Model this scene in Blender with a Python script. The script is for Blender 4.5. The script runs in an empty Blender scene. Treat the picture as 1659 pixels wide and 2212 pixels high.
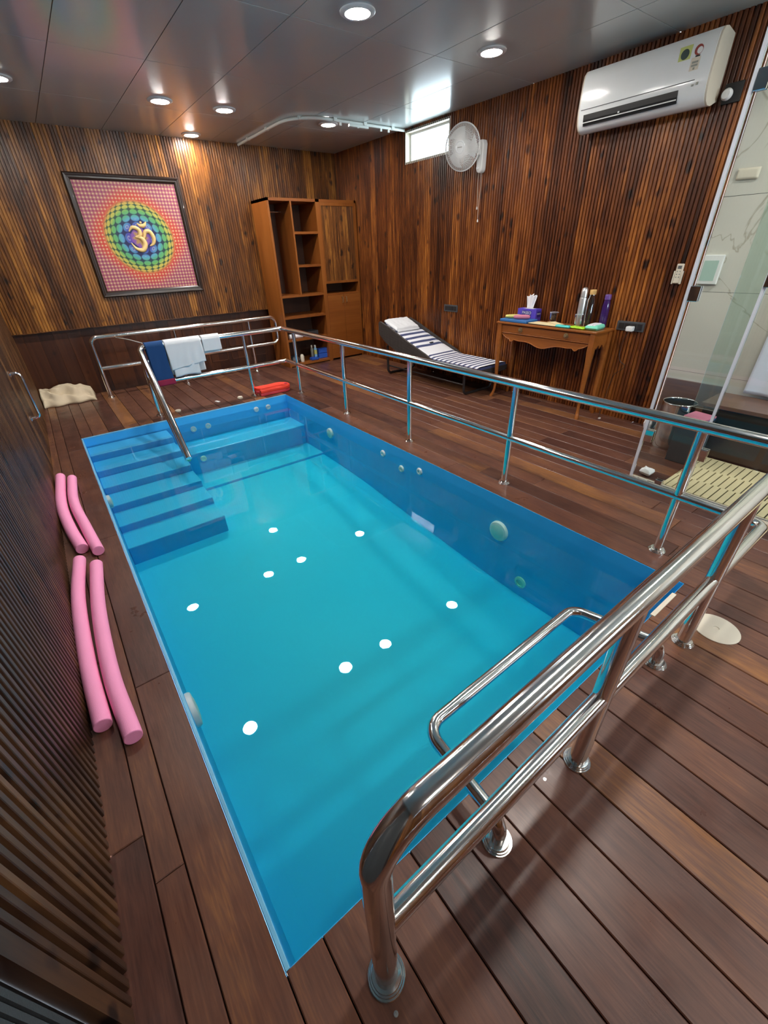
import bpy, bmesh, math, random
from mathutils import Vector, Matrix, noise as mnoise
random.seed(7)
PI = math.pi
scene = bpy.context.scene
col = scene.collection

# ------------------------------------------------------------------ camera, world, exposure
cam_d = bpy.data.cameras.new('camera')
cam = bpy.data.objects.new('camera', cam_d)
col.objects.link(cam)
cam_d.sensor_fit = 'HORIZONTAL'
cam_d.sensor_width = 36.0
cam_d.lens = 904.6252 / 1659 * 36.0
cam_d.clip_start = 0.02
cam.location = (0.0549, -0.4283, 1.6068)
cam.rotation_euler = (1.0156, 0.0319, -0.6500)
scene.camera = cam

SKY = 15.0            # daylight seen through the high window
LAMP = 168.0          # emission of the ceiling downlights
world = bpy.data.worlds.new('sky')
scene.world = world
world.use_nodes = True
wn = world.node_tree.nodes
wn['Background'].inputs[0].default_value = (0.72, 0.86, 1.0, 1)
wn['Background'].inputs[1].default_value = SKY

scene.view_settings.view_transform = 'Standard'
scene.view_settings.look = 'None'
scene.view_settings.exposure = 0.88
scene.view_settings.gamma = 1.0
scene.view_settings.use_curve_mapping = False
cy = scene.cycles
cy.max_bounces = 12
cy.diffuse_bounces = 5
cy.glossy_bounces = 5
cy.transmission_bounces = 6
cy.transparent_max_bounces = 16
cy.volume_bounces = 0
cy.caustics_reflective = False
cy.caustics_refractive = False
cy.sample_clamp_indirect = 6.0
cy.use_denoising = True

# ------------------------------------------------------------------ room numbers
XW, YW, H = 4.69, 6.90, 2.96        # right wall, far wall, ceiling
PW, PL = 2.40, 4.965                # pool
ZW = -0.095                         # water level
YN = -3.2                           # near end of the room
def xl(y):                          # left wall is a hair out of square
    return -0.350 + 0.0105 * y

# ------------------------------------------------------------------ materials
def srgb(r, g, b):
    f = lambda c: (c / 255 / 12.92) if c / 255 <= 0.04045 else ((c / 255 + 0.055) / 1.055) ** 2.4
    return (f(r), f(g), f(b), 1)

def mat(name, color=(0.8, 0.8, 0.8, 1), rough=0.5, metal=0.0, spec=0.5, coat=0.0, bump=0.0, bscale=200.0, vary=0.0, sheen=0.0, trans=0.0):
    m = bpy.data.materials.new(name)
    m.use_nodes = True
    nt = m.node_tree
    b = nt.nodes['Principled BSDF']
    b.inputs['Base Color'].default_value = color
    b.inputs['Roughness'].default_value = rough
    b.inputs['Metallic'].default_value = metal
    b.inputs['Specular IOR Level'].default_value = spec
    b.inputs['Coat Weight'].default_value = coat
    b.inputs['Sheen Weight'].default_value = sheen
    tc = nt.nodes.new('ShaderNodeTexCoord')
    nz = nt.nodes.new('ShaderNodeTexNoise')
    nz.inputs['Scale'].default_value = bscale
    nz.inputs['Detail'].default_value = 3
    nt.links.new(tc.outputs['Object'], nz.inputs['Vector'])
    if bump > 0:
        bp = nt.nodes.new('ShaderNodeBump')
        bp.inputs['Strength'].default_value = bump
        bp.inputs['Distance'].default_value = 0.004
        nt.links.new(nz.outputs['Fac'], bp.inputs['Height'])
        nt.links.new(bp.outputs['Normal'], b.inputs['Normal'])
    if vary > 0:
        mx = nt.nodes.new('ShaderNodeMixRGB')
        mx.inputs[1].default_value = tuple(c * (1 - vary) for c in color[:3]) + (1,)
        mx.inputs[2].default_value = tuple(min(1, c * (1 + vary)) for c in color[:3]) + (1,)
        nt.links.new(nz.outputs['Fac'], mx.inputs[0])
        nt.links.new(mx.outputs[0], b.inputs['Base Color'])
    return m

def emis(name, color, strength):
    m = bpy.data.materials.new(name)
    m.use_nodes = True
    nt = m.node_tree
    nt.nodes.remove(nt.nodes['Principled BSDF'])
    e = nt.nodes.new('ShaderNodeEmission')
    e.inputs[0].default_value = color
    e.inputs[1].default_value = strength
    nt.links.new(e.outputs[0], nt.nodes['Material Output'].inputs[0])
    return m

def ramp(nt, stops):
    r = nt.nodes.new('ShaderNodeValToRGB')
    els = r.color_ramp.elements
    els[0].position, els[0].color = stops[0]
    els[1].position, els[1].color = stops[-1]
    for p, c in stops[1:-1]:
        e = els.new(p); e.color = c
    return r

def wood(name, stops, axis='Z', fine=60.0, long=2.0, rough=0.35, spec=0.45, knots=0.0, tone=0.35, ctone=0.45, patch=0.0, bump=0.15, patch_col=None, grain=0.0, mott=0.6):
    """wood: grain stretched along one axis; per-board face attribute 'rnd' shifts tone and grain"""
    m = bpy.data.materials.new(name)
    m.use_nodes = True
    nt = m.node_tree
    L = nt.links.new
    b = nt.nodes['Principled BSDF']
    tc = nt.nodes.new('ShaderNodeTexCoord')
    at = nt.nodes.new('ShaderNodeAttribute'); at.attribute_name = 'rnd'
    sc = {'X': (long, fine, fine), 'Y': (fine, long, fine), 'Z': (fine, fine, long)}[axis]
    mp = nt.nodes.new('ShaderNodeMapping'); mp.inputs['Scale'].default_value = sc
    L(tc.outputs['Object'], mp.inputs['Vector'])
    w50 = nt.nodes.new('ShaderNodeMath'); w50.operation = 'MULTIPLY'; w50.inputs[1].default_value = 57.0
    L(at.outputs['Fac'], w50.inputs[0])
    n1 = nt.nodes.new('ShaderNodeTexNoise'); n1.noise_dimensions = '4D'
    n1.inputs['Scale'].default_value = 1.0; n1.inputs['Detail'].default_value = 5; n1.inputs['Roughness'].default_value = 0.6
    n1.inputs['Distortion'].default_value = 0.6
    L(mp.outputs[0], n1.inputs['Vector']); L(w50.outputs[0], n1.inputs['W'])
    # broad light and dark streaks
    mp2 = nt.nodes.new('ShaderNodeMapping'); mp2.inputs['Scale'].default_value = tuple(s * 0.13 if s > long else s * mott for s in sc)
    L(tc.outputs['Object'], mp2.inputs['Vector'])
    n2 = nt.nodes.new('ShaderNodeTexNoise'); n2.noise_dimensions = '4D'
    n2.inputs['Scale'].default_value = 1.0; n2.inputs['Detail'].default_value = 3; n2.inputs['Distortion'].default_value = 0.8
    L(mp2.outputs[0], n2.inputs['Vector']); L(w50.outputs[0], n2.inputs['W'])
    def mth(op, a, bb=None, c=None):
        n = nt.nodes.new('ShaderNodeMath'); n.operation = op
        for i, v in enumerate((a, bb, c)):
            if v is None: continue
            if isinstance(v, (int, float)): n.inputs[i].default_value = v
            else: L(v, n.inputs[i])
        return n.outputs[0]
    fac = mth('MULTIPLY_ADD', n1.outputs['Fac'], ctone, mth('MULTIPLY', n2.outputs['Fac'], 1.0 - ctone))
    if grain > 0:
        mp4 = nt.nodes.new('ShaderNodeMapping'); mp4.inputs['Scale'].default_value = tuple(v * 4.5 for v in sc)
        L(tc.outputs['Object'], mp4.inputs['Vector'])
        n4 = nt.nodes.new('ShaderNodeTexNoise'); n4.inputs['Scale'].default_value = 1.0; n4.inputs['Detail'].default_value = 2
        L(mp4.outputs[0], n4.inputs['Vector'])
        fac = mth('ADD', fac, mth('MULTIPLY', mth('SUBTRACT', n4.outputs['Fac'], 0.5), grain))
    fac = mth('ADD', fac, mth('MULTIPLY', mth('SUBTRACT', at.outputs['Fac'], 0.5), tone))
    if knots > 0:
        ks = {'X': (1.6, 6, 6), 'Y': (6, 1.6, 6), 'Z': (9.5, 9.5, 5.5)}[axis]
        mp3 = nt.nodes.new('ShaderNodeMapping'); mp3.inputs['Scale'].default_value = ks
        L(tc.outputs['Object'], mp3.inputs['Vector'])
        nd = nt.nodes.new('ShaderNodeTexNoise'); nd.inputs['Scale'].default_value = 3.0; nd.inputs['Detail'].default_value = 2
        L(mp3.outputs[0], nd.inputs['Vector'])
        ad = nt.nodes.new('ShaderNodeMixRGB'); ad.blend_type = 'LINEAR_LIGHT'; ad.inputs[0].default_value = 0.22
        L(mp3.outputs[0], ad.inputs[1]); L(nd.outputs['Color'], ad.inputs[2])
        vo = nt.nodes.new('ShaderNodeTexVoronoi'); vo.voronoi_dimensions = '4D'; vo.inputs['Scale'].default_value = 1.0
        vo.inputs['Randomness'].default_value = 1.0
        L(ad.outputs[0], vo.inputs['Vector'])
        w9 = mth('MULTIPLY', at.outputs['Fac'], 1.3); L(w9, vo.inputs['W'])
        mr = nt.nodes.new('ShaderNodeMapRange'); mr.interpolation_type = 'SMOOTHSTEP'
        mr.inputs['From Min'].default_value = 0.06; mr.inputs['From Max'].default_value = 0.34
        mr.inputs['To Min'].default_value = -knots; mr.inputs['To Max'].default_value = 0.0
        L(vo.outputs['Distance'], mr.inputs['Value'])
        fac = mth('ADD', fac, mr.outputs[0])
    r = ramp(nt, stops)
    L(fac, r.inputs[0])
    out = r.outputs[0]
    if patch > 0:
        n3 = nt.nodes.new('ShaderNodeTexNoise'); n3.inputs['Scale'].default_value = 5.0; n3.inputs['Detail'].default_value = 6; n3.inputs['Roughness'].default_value = 0.65
        L(tc.outputs['Object'], n3.inputs['Vector'])
        mr = nt.nodes.new('ShaderNodeMapRange'); mr.inputs['From Min'].default_value = 0.52; mr.inputs['From Max'].default_value = 0.72
        mr.inputs['To Max'].default_value = patch
        L(n3.outputs['Fac'], mr.inputs['Value'])
        mx = nt.nodes.new('ShaderNodeMixRGB'); mx.inputs[2].default_value = patch_col
        L(mr.outputs[0], mx.inputs[0]); L(out, mx.inputs[1])
        out = mx.outputs[0]
        L(mth('MULTIPLY_ADD', n3.outputs['Fac'], 0.55, rough - 0.27), b.inputs['Roughness'])
    else:
        b.inputs['Roughness'].default_value = rough
    L(out, b.inputs['Base Color'])
    b.inputs['Specular IOR Level'].default_value = spec
    if bump > 0:
        bp = nt.nodes.new('ShaderNodeBump'); bp.inputs['Strength'].default_value = bump; bp.inputs['Distance'].default_value = 0.002
        L(n1.outputs['Fac'], bp.inputs['Height']); L(bp.outputs[0], b.inputs['Normal'])
    return m

def glass(name, tint, refl=1.0, rough=0.0):
    m = bpy.data.materials.new(name)
    m.use_nodes = True
    nt = m.node_tree
    nt.nodes.remove(nt.nodes['Principled BSDF'])
    t = nt.nodes.new('ShaderNodeBsdfTransparent'); t.inputs[0].default_value = tint
    g = nt.nodes.new('ShaderNodeBsdfGlossy'); g.inputs['Roughness'].default_value = rough
    g.inputs[0].default_value = (1, 1, 1, 1)
    lw = nt.nodes.new('ShaderNodeFresnel'); lw.inputs['IOR'].default_value = 1.45
    mu = nt.nodes.new('ShaderNodeMath'); mu.operation = 'MULTIPLY'; mu.inputs[1].default_value = refl
    mx = nt.nodes.new('ShaderNodeMixShader')
    nt.links.new(lw.outputs[0], mu.inputs[0]); nt.links.new(mu.outputs[0], mx.inputs[0])
    nt.links.new(t.outputs[0], mx.inputs[1]); nt.links.new(g.outputs[0], mx.inputs[2])
    nt.links.new(mx.outputs[0], nt.nodes['Material Output'].inputs[0])
    return m

def water_mat():
    m = bpy.data.materials.new('pool_water')
    m.use_nodes = True
    nt = m.node_tree
    nt.nodes.remove(nt.nodes['Principled BSDF'])
    L = nt.links.new
    tc = nt.nodes.new('ShaderNodeTexCoord')
    n1 = nt.nodes.new('ShaderNodeTexNoise'); n1.inputs['Scale'].default_value = 3.2; n1.inputs['Detail'].default_value = 2
    L(tc.outputs['Object'], n1.inputs['Vector'])
    bp = nt.nodes.new('ShaderNodeBump'); bp.inputs['Strength'].default_value = 0.014; bp.inputs['Distance'].default_value = 0.03
    L(n1.outputs['Fac'], bp.inputs['Height'])
    fr = nt.nodes.new('ShaderNodeFresnel'); fr.inputs['IOR'].default_value = 1.33
    L(bp.outputs[0], fr.inputs['Normal'])
    t = nt.nodes.new('ShaderNodeBsdfTransparent'); t.inputs[0].default_value = (1, 1, 1, 1)
    g = nt.nodes.new('ShaderNodeBsdfGlossy'); g.inputs['Roughness'].default_value = 0.01
    L(bp.outputs[0], g.inputs['Normal'])
    mx = nt.nodes.new('ShaderNodeMixShader')
    L(fr.outputs[0], mx.inputs[0]); L(t.outputs[0], mx.inputs[1]); L(g.outputs[0], mx.inputs[2])
    L(mx.outputs[0], nt.nodes['Material Output'].inputs[0])
    v = nt.nodes.new('ShaderNodeVolumeAbsorption')
    v.inputs['Color'].default_value = (0.0, 0.99, 0.79, 1)
    v.inputs['Density'].default_value = 1.0
    L(v.outputs[0], nt.nodes['Material Output'].inputs['Volume'])
    return m

def veined(name, base, vein, rough=0.2):
    m = bpy.data.materials.new(name); m.use_nodes = True
    nt = m.node_tree; L = nt.links.new
    b = nt.nodes['Principled BSDF']
    tc = nt.nodes.new('ShaderNodeTexCoord')
    n = nt.nodes.new('ShaderNodeTexNoise'); n.inputs['Scale'].default_value = 0.9; n.inputs['Detail'].default_value = 5; n.inputs['Distortion'].default_value = 1.6
    L(tc.outputs['Object'], n.inputs['Vector'])
    a = nt.nodes.new('ShaderNodeMath'); a.operation = 'SUBTRACT'; a.inputs[1].default_value = 0.5; L(n.outputs['Fac'], a.inputs[0])
    c = nt.nodes.new('ShaderNodeMath'); c.operation = 'ABSOLUTE'; L(a.outputs[0], c.inputs[0])
    r = ramp(nt, [(0.0, vein), (0.012, base), (1.0, base)])
    L(c.outputs[0], r.inputs[0]); L(r.outputs[0], b.inputs['Base Color'])
    b.inputs['Roughness'].default_value = rough
    return m

def attr_col(name, rough=0.4, coat=0.0):
    m = bpy.data.materials.new(name); m.use_nodes = True
    nt = m.node_tree
    a = nt.nodes.new('ShaderNodeAttribute'); a.attribute_name = 'ink'
    b = nt.nodes['Principled BSDF']
    nt.links.new(a.outputs['Color'], b.inputs['Base Color'])
    b.inputs['Roughness'].default_value = rough
    b.inputs['Coat Weight'].default_value = coat
    return m

def wicker_mat():
    m = mat('wicker', srgb(62, 56, 54), 0.55)
    nt = m.node_tree; L = nt.links.new
    b = nt.nodes['Principled BSDF']
    tc = nt.nodes.new('ShaderNodeTexCoord')
    w = nt.nodes.new('ShaderNodeTexWave'); w.wave_type = 'BANDS'; w.bands_direction = 'Z'; w.inputs['Scale'].default_value = 22; w.inputs['Distortion'].default_value = 1.0
    w2 = nt.nodes.new('ShaderNodeTexWave'); w2.wave_type = 'BANDS'; w2.bands_direction = 'Y'; w2.inputs['Scale'].default_value = 12
    L(tc.outputs['Object'], w.inputs['Vector']); L(tc.outputs['Object'], w2.inputs['Vector'])
    mu = nt.nodes.new('ShaderNodeMath'); mu.operation = 'MULTIPLY'
    L(w.outputs['Fac'], mu.inputs[0]); L(w2.outputs['Fac'], mu.inputs[1])
    bp = nt.nodes.new('ShaderNodeBump'); bp.inputs['Strength'].default_value = 0.7; bp.inputs['Distance'].default_value = 0.006
    L(mu.outputs[0], bp.inputs['Height']); L(bp.outputs[0], b.inputs['Normal'])
    r = ramp(nt, [(0.0, srgb(38, 34, 33)), (1.0, srgb(92, 84, 80))])
    L(mu.outputs[0], r.inputs[0]); L(r.outputs[0], b.inputs['Base Color'])
    return m

PANEL = [(0.22, srgb(32, 19, 11)), (0.39, srgb(76, 43, 19)), (0.53, srgb(114, 68, 29)), (0.72, srgb(182, 122, 54))]
PANEL_R = [(0.22, srgb(32, 17, 11)), (0.39, srgb(74, 36, 16)), (0.53, srgb(112, 59, 25)), (0.72, srgb(176, 106, 45))]  # redder copy of PANEL: warm lamplight put into the right wall's colour
M = {}
M['panel'] = wood('fluted_wood_panelling', PANEL, 'Z', fine=36, long=1.3, rough=0.36, spec=0.42, knots=0.36, tone=0.24, ctone=0.36, mott=1.5, grain=0.10)
M['panel_r'] = wood('fluted_wood_panelling_warm_lit', PANEL_R, 'Z', fine=36, long=1.3, rough=0.34, spec=0.42, knots=0.36, tone=0.24, ctone=0.36, mott=1.5, grain=0.10)
M['panel_l'] = wood('fluted_wood_panelling_shaded', [(0.22, srgb(24, 14, 10)), (0.39, srgb(58, 36, 25)), (0.53, srgb(84, 56, 36)), (0.72, srgb(128, 88, 52))], 'Z', fine=36, long=1.3, rough=0.36, spec=0.42, knots=0.36, tone=0.24, ctone=0.36, mott=1.5, grain=0.10)  # same panelling, darkened and greyed: the left wall's shade is in the colour
M['panel_low'] = wood('plain_dark_panelling', [(0.1, srgb(26, 13, 8)), (0.45, srgb(62, 30, 15)), (0.85, srgb(104, 58, 27))], 'Z', fine=22, long=1.0, rough=0.4, knots=0.25, tone=0.2)
M['deck'] = wood('decking', [(0.14, srgb(44, 26, 21)), (0.40, srgb(84, 52, 43)), (0.60, srgb(106, 69, 53)), (0.86, srgb(152, 102, 58))], 'Y', fine=34, long=2.6, rough=0.36, spec=0.5, tone=0.46, ctone=0.5, grain=0.34, bump=0.3, patch=0.12, patch_col=srgb(60, 36, 28))
M['gap'] = mat('dark_gap', srgb(20, 12, 9), 0.9)
M['teak'] = wood('cabinet_veneer', [(0.2, srgb(104, 54, 18)), (0.5, srgb(140, 80, 32)), (0.85, srgb(166, 102, 46))], 'Z', fine=40, long=1.2, rough=0.35, tone=0.1, bump=0.05)
M['teak_h'] = wood('cabinet_veneer_flat', [(0.2, srgb(104, 54, 18)), (0.5, srgb(136, 76, 30)), (0.85, srgb(160, 98, 44))], 'X', fine=40, long=1.2, rough=0.35, tone=0.1, bump=0.05)
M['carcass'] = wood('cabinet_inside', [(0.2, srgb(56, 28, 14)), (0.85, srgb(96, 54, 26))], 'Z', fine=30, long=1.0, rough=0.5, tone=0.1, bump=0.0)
M['honey'] = wood('console_wood', [(0.2, srgb(120, 64, 24)), (0.5, srgb(152, 88, 38)), (0.85, srgb(176, 110, 52))], 'Y', fine=30, long=1.6, rough=0.3, tone=0.08, bump=0.04)
M['steel'] = mat('polished_steel', (0.86, 0.85, 0.83, 1), 0.12, 1.0, vary=0.05, bscale=8)
M['brushed'] = mat('brushed_steel', (0.86, 0.86, 0.86, 1), 0.34, 0.85, vary=0.04, bscale=40)
M['chrome'] = mat('chrome', (0.86, 0.86, 0.86, 1), 0.05, 1.0)
M['ceiling'] = mat('grey_ceiling_panel', srgb(192, 200, 198), 0.45, 0.0, spec=0.5, coat=1.0, vary=0.05, bscale=2.0)
M['ceiling'].node_tree.nodes['Principled BSDF'].inputs['Coat Roughness'].default_value = 0.17
M['ceiling'].node_tree.nodes['Principled BSDF'].inputs['Coat IOR'].default_value = 1.6
M['liner'] = mat('pool_liner', (0.05, 0.45, 0.90, 1), 0.45, vary=0.03, bscale=3)
M['liner_edge'] = mat('pool_liner_edge', srgb(116, 186, 224), 0.4, vary=0.03)
M['water'] = water_mat()
M['lamp'] = emis('lamp_glow', (1.0, 0.955, 0.89, 1), LAMP)
M['white'] = mat('white_plastic', srgb(232, 232, 230), 0.32, vary=0.02, bscale=30)
M['gloss_white'] = mat('gloss_white_plastic', srgb(238, 240, 240), 0.14, coat=0.3, vary=0.02, bscale=10)
M['cream'] = mat('cream_plastic', srgb(218, 208, 190), 0.4, vary=0.02, bscale=20)
M['black'] = mat('black_plastic', srgb(18, 18, 20), 0.4, vary=0.1)
M['charcoal'] = mat('charcoal_plastic', srgb(66, 68, 72), 0.5, vary=0.08)
M['rubber'] = mat('dark_ribbed_sheet', srgb(62, 66, 70), 0.75, bump=0.3, bscale=300, vary=0.1)
M['pink'] = mat('pink_foam', srgb(250, 158, 202), 0.75, bump=0.25, bscale=400, vary=0.05)
M['red_foam'] = mat('red_foam', srgb(250, 70, 50), 0.6, bump=0.1, bscale=300, vary=0.05)
M['rose_foam'] = mat('rose_foam', srgb(214, 70, 84), 0.6, bump=0.1, bscale=300, vary=0.05)
M['towel'] = mat('white_terry', srgb(226, 228, 232), 0.95, bump=0.5, bscale=260, vary=0.05, sheen=0.3)
M['towel_blue'] = mat('bluish_white_terry', srgb(218, 222, 238), 0.95, bump=0.5, bscale=260, vary=0.05, sheen=0.3)
M['navy'] = mat('navy_cloth', srgb(24, 66, 116), 0.9, bump=0.2, bscale=400, vary=0.1)
M['maroon'] = mat('maroon_cloth', srgb(150, 30, 66), 0.85, bump=0.2, bscale=400, vary=0.1)
M['navy_stripe'] = mat('stripe_navy', srgb(66, 74, 112), 0.9, bump=0.2, bscale=400, vary=0.06)
M['white_cloth'] = mat('stripe_white', srgb(232, 232, 238), 0.9, bump=0.2, bscale=400, vary=0.03)
M['beige'] = mat('cream_canvas', srgb(222, 205, 176), 0.95, bump=0.35, bscale=180, vary=0.06)
M['wicker'] = wicker_mat()
M['tube_dark'] = mat('dark_tube', srgb(62, 58, 58), 0.35, 0.6, vary=0.05)
M['frame'] = mat('dark_frame', srgb(46, 32, 26), 0.28, coat=0.2, vary=0.15, bscale=30)
M['gold'] = mat('gold_paint', srgb(238, 206, 140), 0.4, vary=0.10, bscale=30)
M['art'] = attr_col('printed_canvas', 0.5, 0.0)
M['tile'] = veined('marble_tile', srgb(208, 204, 194), srgb(176, 168, 154), 0.22)
M['glass'] = glass('clear_glass', (0.93, 0.96, 0.945, 1), 0.8)
M['glass_green'] = glass('pale_green_glass', (0.90, 0.97, 0.94, 1), 1.0)
_nt = M['glass_green'].node_tree
_d = _nt.nodes.new('ShaderNodeBsdfTranslucent'); _d.inputs[0].default_value = srgb(226, 240, 234)
_d2 = _nt.nodes.new('ShaderNodeBsdfDiffuse'); _d2.inputs[0].default_value = srgb(226, 240, 234)
_m0 = _nt.nodes.new('ShaderNodeMixShader'); _m0.inputs[0].default_value = 0.5
_m1 = _nt.nodes.new('ShaderNodeMixShader'); _m1.inputs[0].default_value = 0.12
_nt.links.new(_d.outputs[0], _m0.inputs[1]); _nt.links.new(_d2.outputs[0], _m0.inputs[2])
_nt.links.new(_nt.nodes['Mix Shader'].outputs[0], _m1.inputs[1]); _nt.links.new(_m0.outputs[0], _m1.inputs[2])
_nt.links.new(_m1.outputs[0], _nt.nodes['Material Output'].inputs[0])
M['drink_glass'] = glass('drinking_glass', (0.93, 0.94, 0.93, 1), 1.3)
M['glass_edge'] = mat('glass_edge', srgb(214, 218, 228), 0.2, vary=0.03)
M['mat'] = mat('cream_mat', srgb(224, 208, 166), 0.6, bump=0.1, vary=0.05, bscale=20)
M['walnut'] = wood('walnut_board', [(0.2, srgb(82, 56, 44)), (0.85, srgb(146, 108, 86))], 'Y', fine=40, long=2, rough=0.35, tone=0.05)
M['purple'] = mat('purple_bottle', srgb(60, 32, 96), 0.15, coat=0.4, vary=0.05)
M['cork'] = mat('pale_cork', srgb(222, 178, 112), 0.7, vary=0.1, bscale=80)
M['tissue_box'] = mat('violet_card', srgb(92, 72, 190), 0.45, vary=0.12, bscale=25)
M['tissue_dark'] = mat('deep_blue_card', srgb(50, 44, 132), 0.45, vary=0.1, bscale=25)
M['paper'] = mat('white_paper', srgb(240, 238, 240), 0.8, vary=0.02)
M['cream_paper'] = mat('cream_paper', srgb(238, 220, 176), 0.8, vary=0.04, bscale=25)
M['blue_book'] = mat('blue_cover', srgb(52, 112, 176), 0.5, vary=0.08, bscale=20)
M['yellow_case'] = mat('yellow_case', srgb(222, 214, 120), 0.5, vary=0.05)
M['rose_case'] = mat('rose_case', srgb(206, 122, 146), 0.5, vary=0.05)
M['turquoise'] = mat('turquoise_rubber', srgb(72, 204, 200), 0.5, vary=0.05)
M['lime'] = mat('lime_rubber', srgb(170, 224, 40), 0.45, vary=0.05)
M['mint'] = mat('mint_cloth', srgb(130, 226, 196), 0.8, vary=0.05)
M['brass'] = mat('antique_brass', srgb(196, 170, 128), 0.3, 0.9, vary=0.1)
M['blue_box'] = mat('royal_blue_foam', srgb(34, 82, 178), 0.6, vary=0.08)
M['label_yellow'] = mat('yellow_label', srgb(224, 220, 120), 0.5, vary=0.05)
M['label_blue'] = mat('light_blue_label', srgb(150, 206, 240), 0.5, vary=0.05)
M['sticker_green'] = mat('sticker_green', srgb(196, 204, 120), 0.5, vary=0.04)
M['sticker_dark'] = mat('sticker_dark', srgb(44, 66, 62), 0.5, vary=0.1)
M['sticker_red'] = mat('sticker_red', srgb(150, 56, 46), 0.5, vary=0.05)
M['grey_print'] = mat('grey_print', srgb(150, 150, 140), 0.5, vary=0.05)
M['pale_green'] = mat('pale_green_panel', srgb(176, 202, 190), 0.3, vary=0.03)
M['screen'] = mat('grey_screen', srgb(96, 98, 100), 0.3, vary=0.05)
M['pvc'] = mat('white_pvc', srgb(222, 226, 220), 0.35, vary=0.02)
M['lens'] = mat('milky_lens', srgb(206, 226, 220), 0.35, vary=0.03)

# ------------------------------------------------------------------ geometry helpers
class G:
    def __init__(s):
        s.v, s.f, s.mi, s.fa = [], [], [], []
    def add(s, vs, fs, mi=0, a=0.5):
        o = len(s.v)
        s.v += [Vector(p) for p in vs]
        for f in fs:
            s.f.append([i + o for i in f]); s.mi.append(mi); s.fa.append(a)
        return s
    def box(s, x0, x1, y0, y1, z0, z1, mi=0, a=0.5):
        vs = [(x0, y0, z0), (x1, y0, z0), (x1, y1, z0), (x0, y1, z0), (x0, y0, z1), (x1, y0, z1), (x1, y1, z1), (x0, y1, z1)]
        return s.add(vs, [(3, 2, 1, 0), (4, 5, 6, 7), (0, 1, 5, 4), (1, 2, 6, 5), (2, 3, 7, 6), (3, 0, 4, 7)], mi, a)
    def obox(s, o, u, v, w, mi=0, a=0.5):
        o, u, v, w = Vector(o), Vector(u), Vector(v), Vector(w)
        vs = [o, o + u, o + u + v, o + v, o + w, o + u + w, o + u + v + w, o + v + w]
        return s.add(vs, [(3, 2, 1, 0), (4, 5, 6, 7), (0, 1, 5, 4), (1, 2, 6, 5), (2, 3, 7, 6), (3, 0, 4, 7)], mi, a)
    def board(s, x0, x1, y0, y1, z0, z1, c=0.004, a=0.5):      # plank with eased top edges
        vs = [(x0, y0, z0), (x1, y0, z0), (x1, y1, z0), (x0, y1, z0),
              (x0, y0, z1 - c), (x1, y0, z1 - c), (x1, y1, z1 - c), (x0, y1, z1 - c),
              (x0 + c, y0 + c, z1), (x1 - c, y0 + c, z1), (x1 - c, y1 - c, z1), (x0 + c, y1 - c, z1)]
        fs = [(0, 1, 5, 4), (1, 2, 6, 5), (2, 3, 7, 6), (3, 0, 4, 7), (4, 5, 9, 8), (5, 6, 10, 9), (6, 7, 11, 10), (7, 4, 8, 11), (8, 9, 10, 11)]
        return s.add(vs, fs, 0, a)
    def tube(s, path, r, n=14, cap=True, mi=0, closed=False):
        P = [Vector(p) for p in path]
        R = r if isinstance(r, (list, tuple)) else [r] * len(P)
        T = []
        for i in range(len(P)):
            a = P[i - 1] if (i > 0 or closed) else P[i]
            b = P[(i + 1) % len(P)] if (i < len(P) - 1 or closed) else P[i]
            T.append((b - a).normalized())
        t0 = T[0]
        ref = Vector((0, 0, 1)) if abs(t0.z) < 0.9 else Vector((1, 0, 0))
        nrm = (ref - t0 * ref.dot(t0)).normalized()
        vs = []
        for i, (p, t) in enumerate(zip(P, T)):
            nrm = (nrm - t * nrm.dot(t))
            nrm.normalize()
            bi = t.cross(nrm)
            for k in range(n):
                a = 2 * PI * k / n
                vs.append(p + (nrm * math.cos(a) + bi * math.sin(a)) * R[i])
        fs = []
        m = len(P)
        for i in range(m if closed else m - 1):
            for k in range(n):
                a, b = i * n + k, i * n + (k + 1) % n
                j = ((i + 1) % m) * n
                fs.append((a, b, j + (k + 1) % n, j + k))
        if cap and not closed:
            fs.append(tuple(reversed(range(n))))
            fs.append(tuple(range((m - 1) * n, m * n)))
        return s.add(vs, fs, mi)
    def lathe(s, prof, o, ax=(0, 0, 1), n=24, mi=0, sc=(1, 1)):   # prof: (radius, height)
        ax = Vector(ax).normalized(); o = Vector(o)
        ref = Vector((0, 0, 1)) if abs(ax.z) < 0.9 else Vector((1, 0, 0))
        u = (ref - ax * ref.dot(ax)).normalized(); w = ax.cross(u)
        vs, fs = [], []
        for r, h in prof:
            for k in range(n):
                a = 2 * PI * k / n
                vs.append(o + ax * h + (u * math.cos(a) * sc[0] + w * math.sin(a) * sc[1]) * r)
        for i in range(len(prof) - 1):
            for k in range(n):
                fs.append((i * n + k, i * n + (k + 1) % n, (i + 1) * n + (k + 1) % n, (i + 1) * n + k))
        if prof[0][0] > 1e-5: fs.append(tuple(reversed(range(n))))
        if prof[-1][0] > 1e-5: fs.append(tuple(range((len(prof) - 1) * n, len(prof) * n)))
        return s.add(vs, fs, mi)
    def prism(s, poly, o, u, v, w, mi=0):        # 2-D outline (a,b) -> o+u*a+v*b, extruded by w
        o, u, v, w = Vector(o), Vector(u), Vector(v), Vector(w)
        n = len(poly)
        vs = [o + u * a + v * b for a, b in poly] + [o + u * a + v * b + w for a, b in poly]
        fs = [tuple(reversed(range(n))), tuple(range(n, 2 * n))]
        for i in range(n):
            j = (i + 1) % n
            fs.append((i, j, n + j, n + i))
        return s.add(vs, fs, mi)
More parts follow.
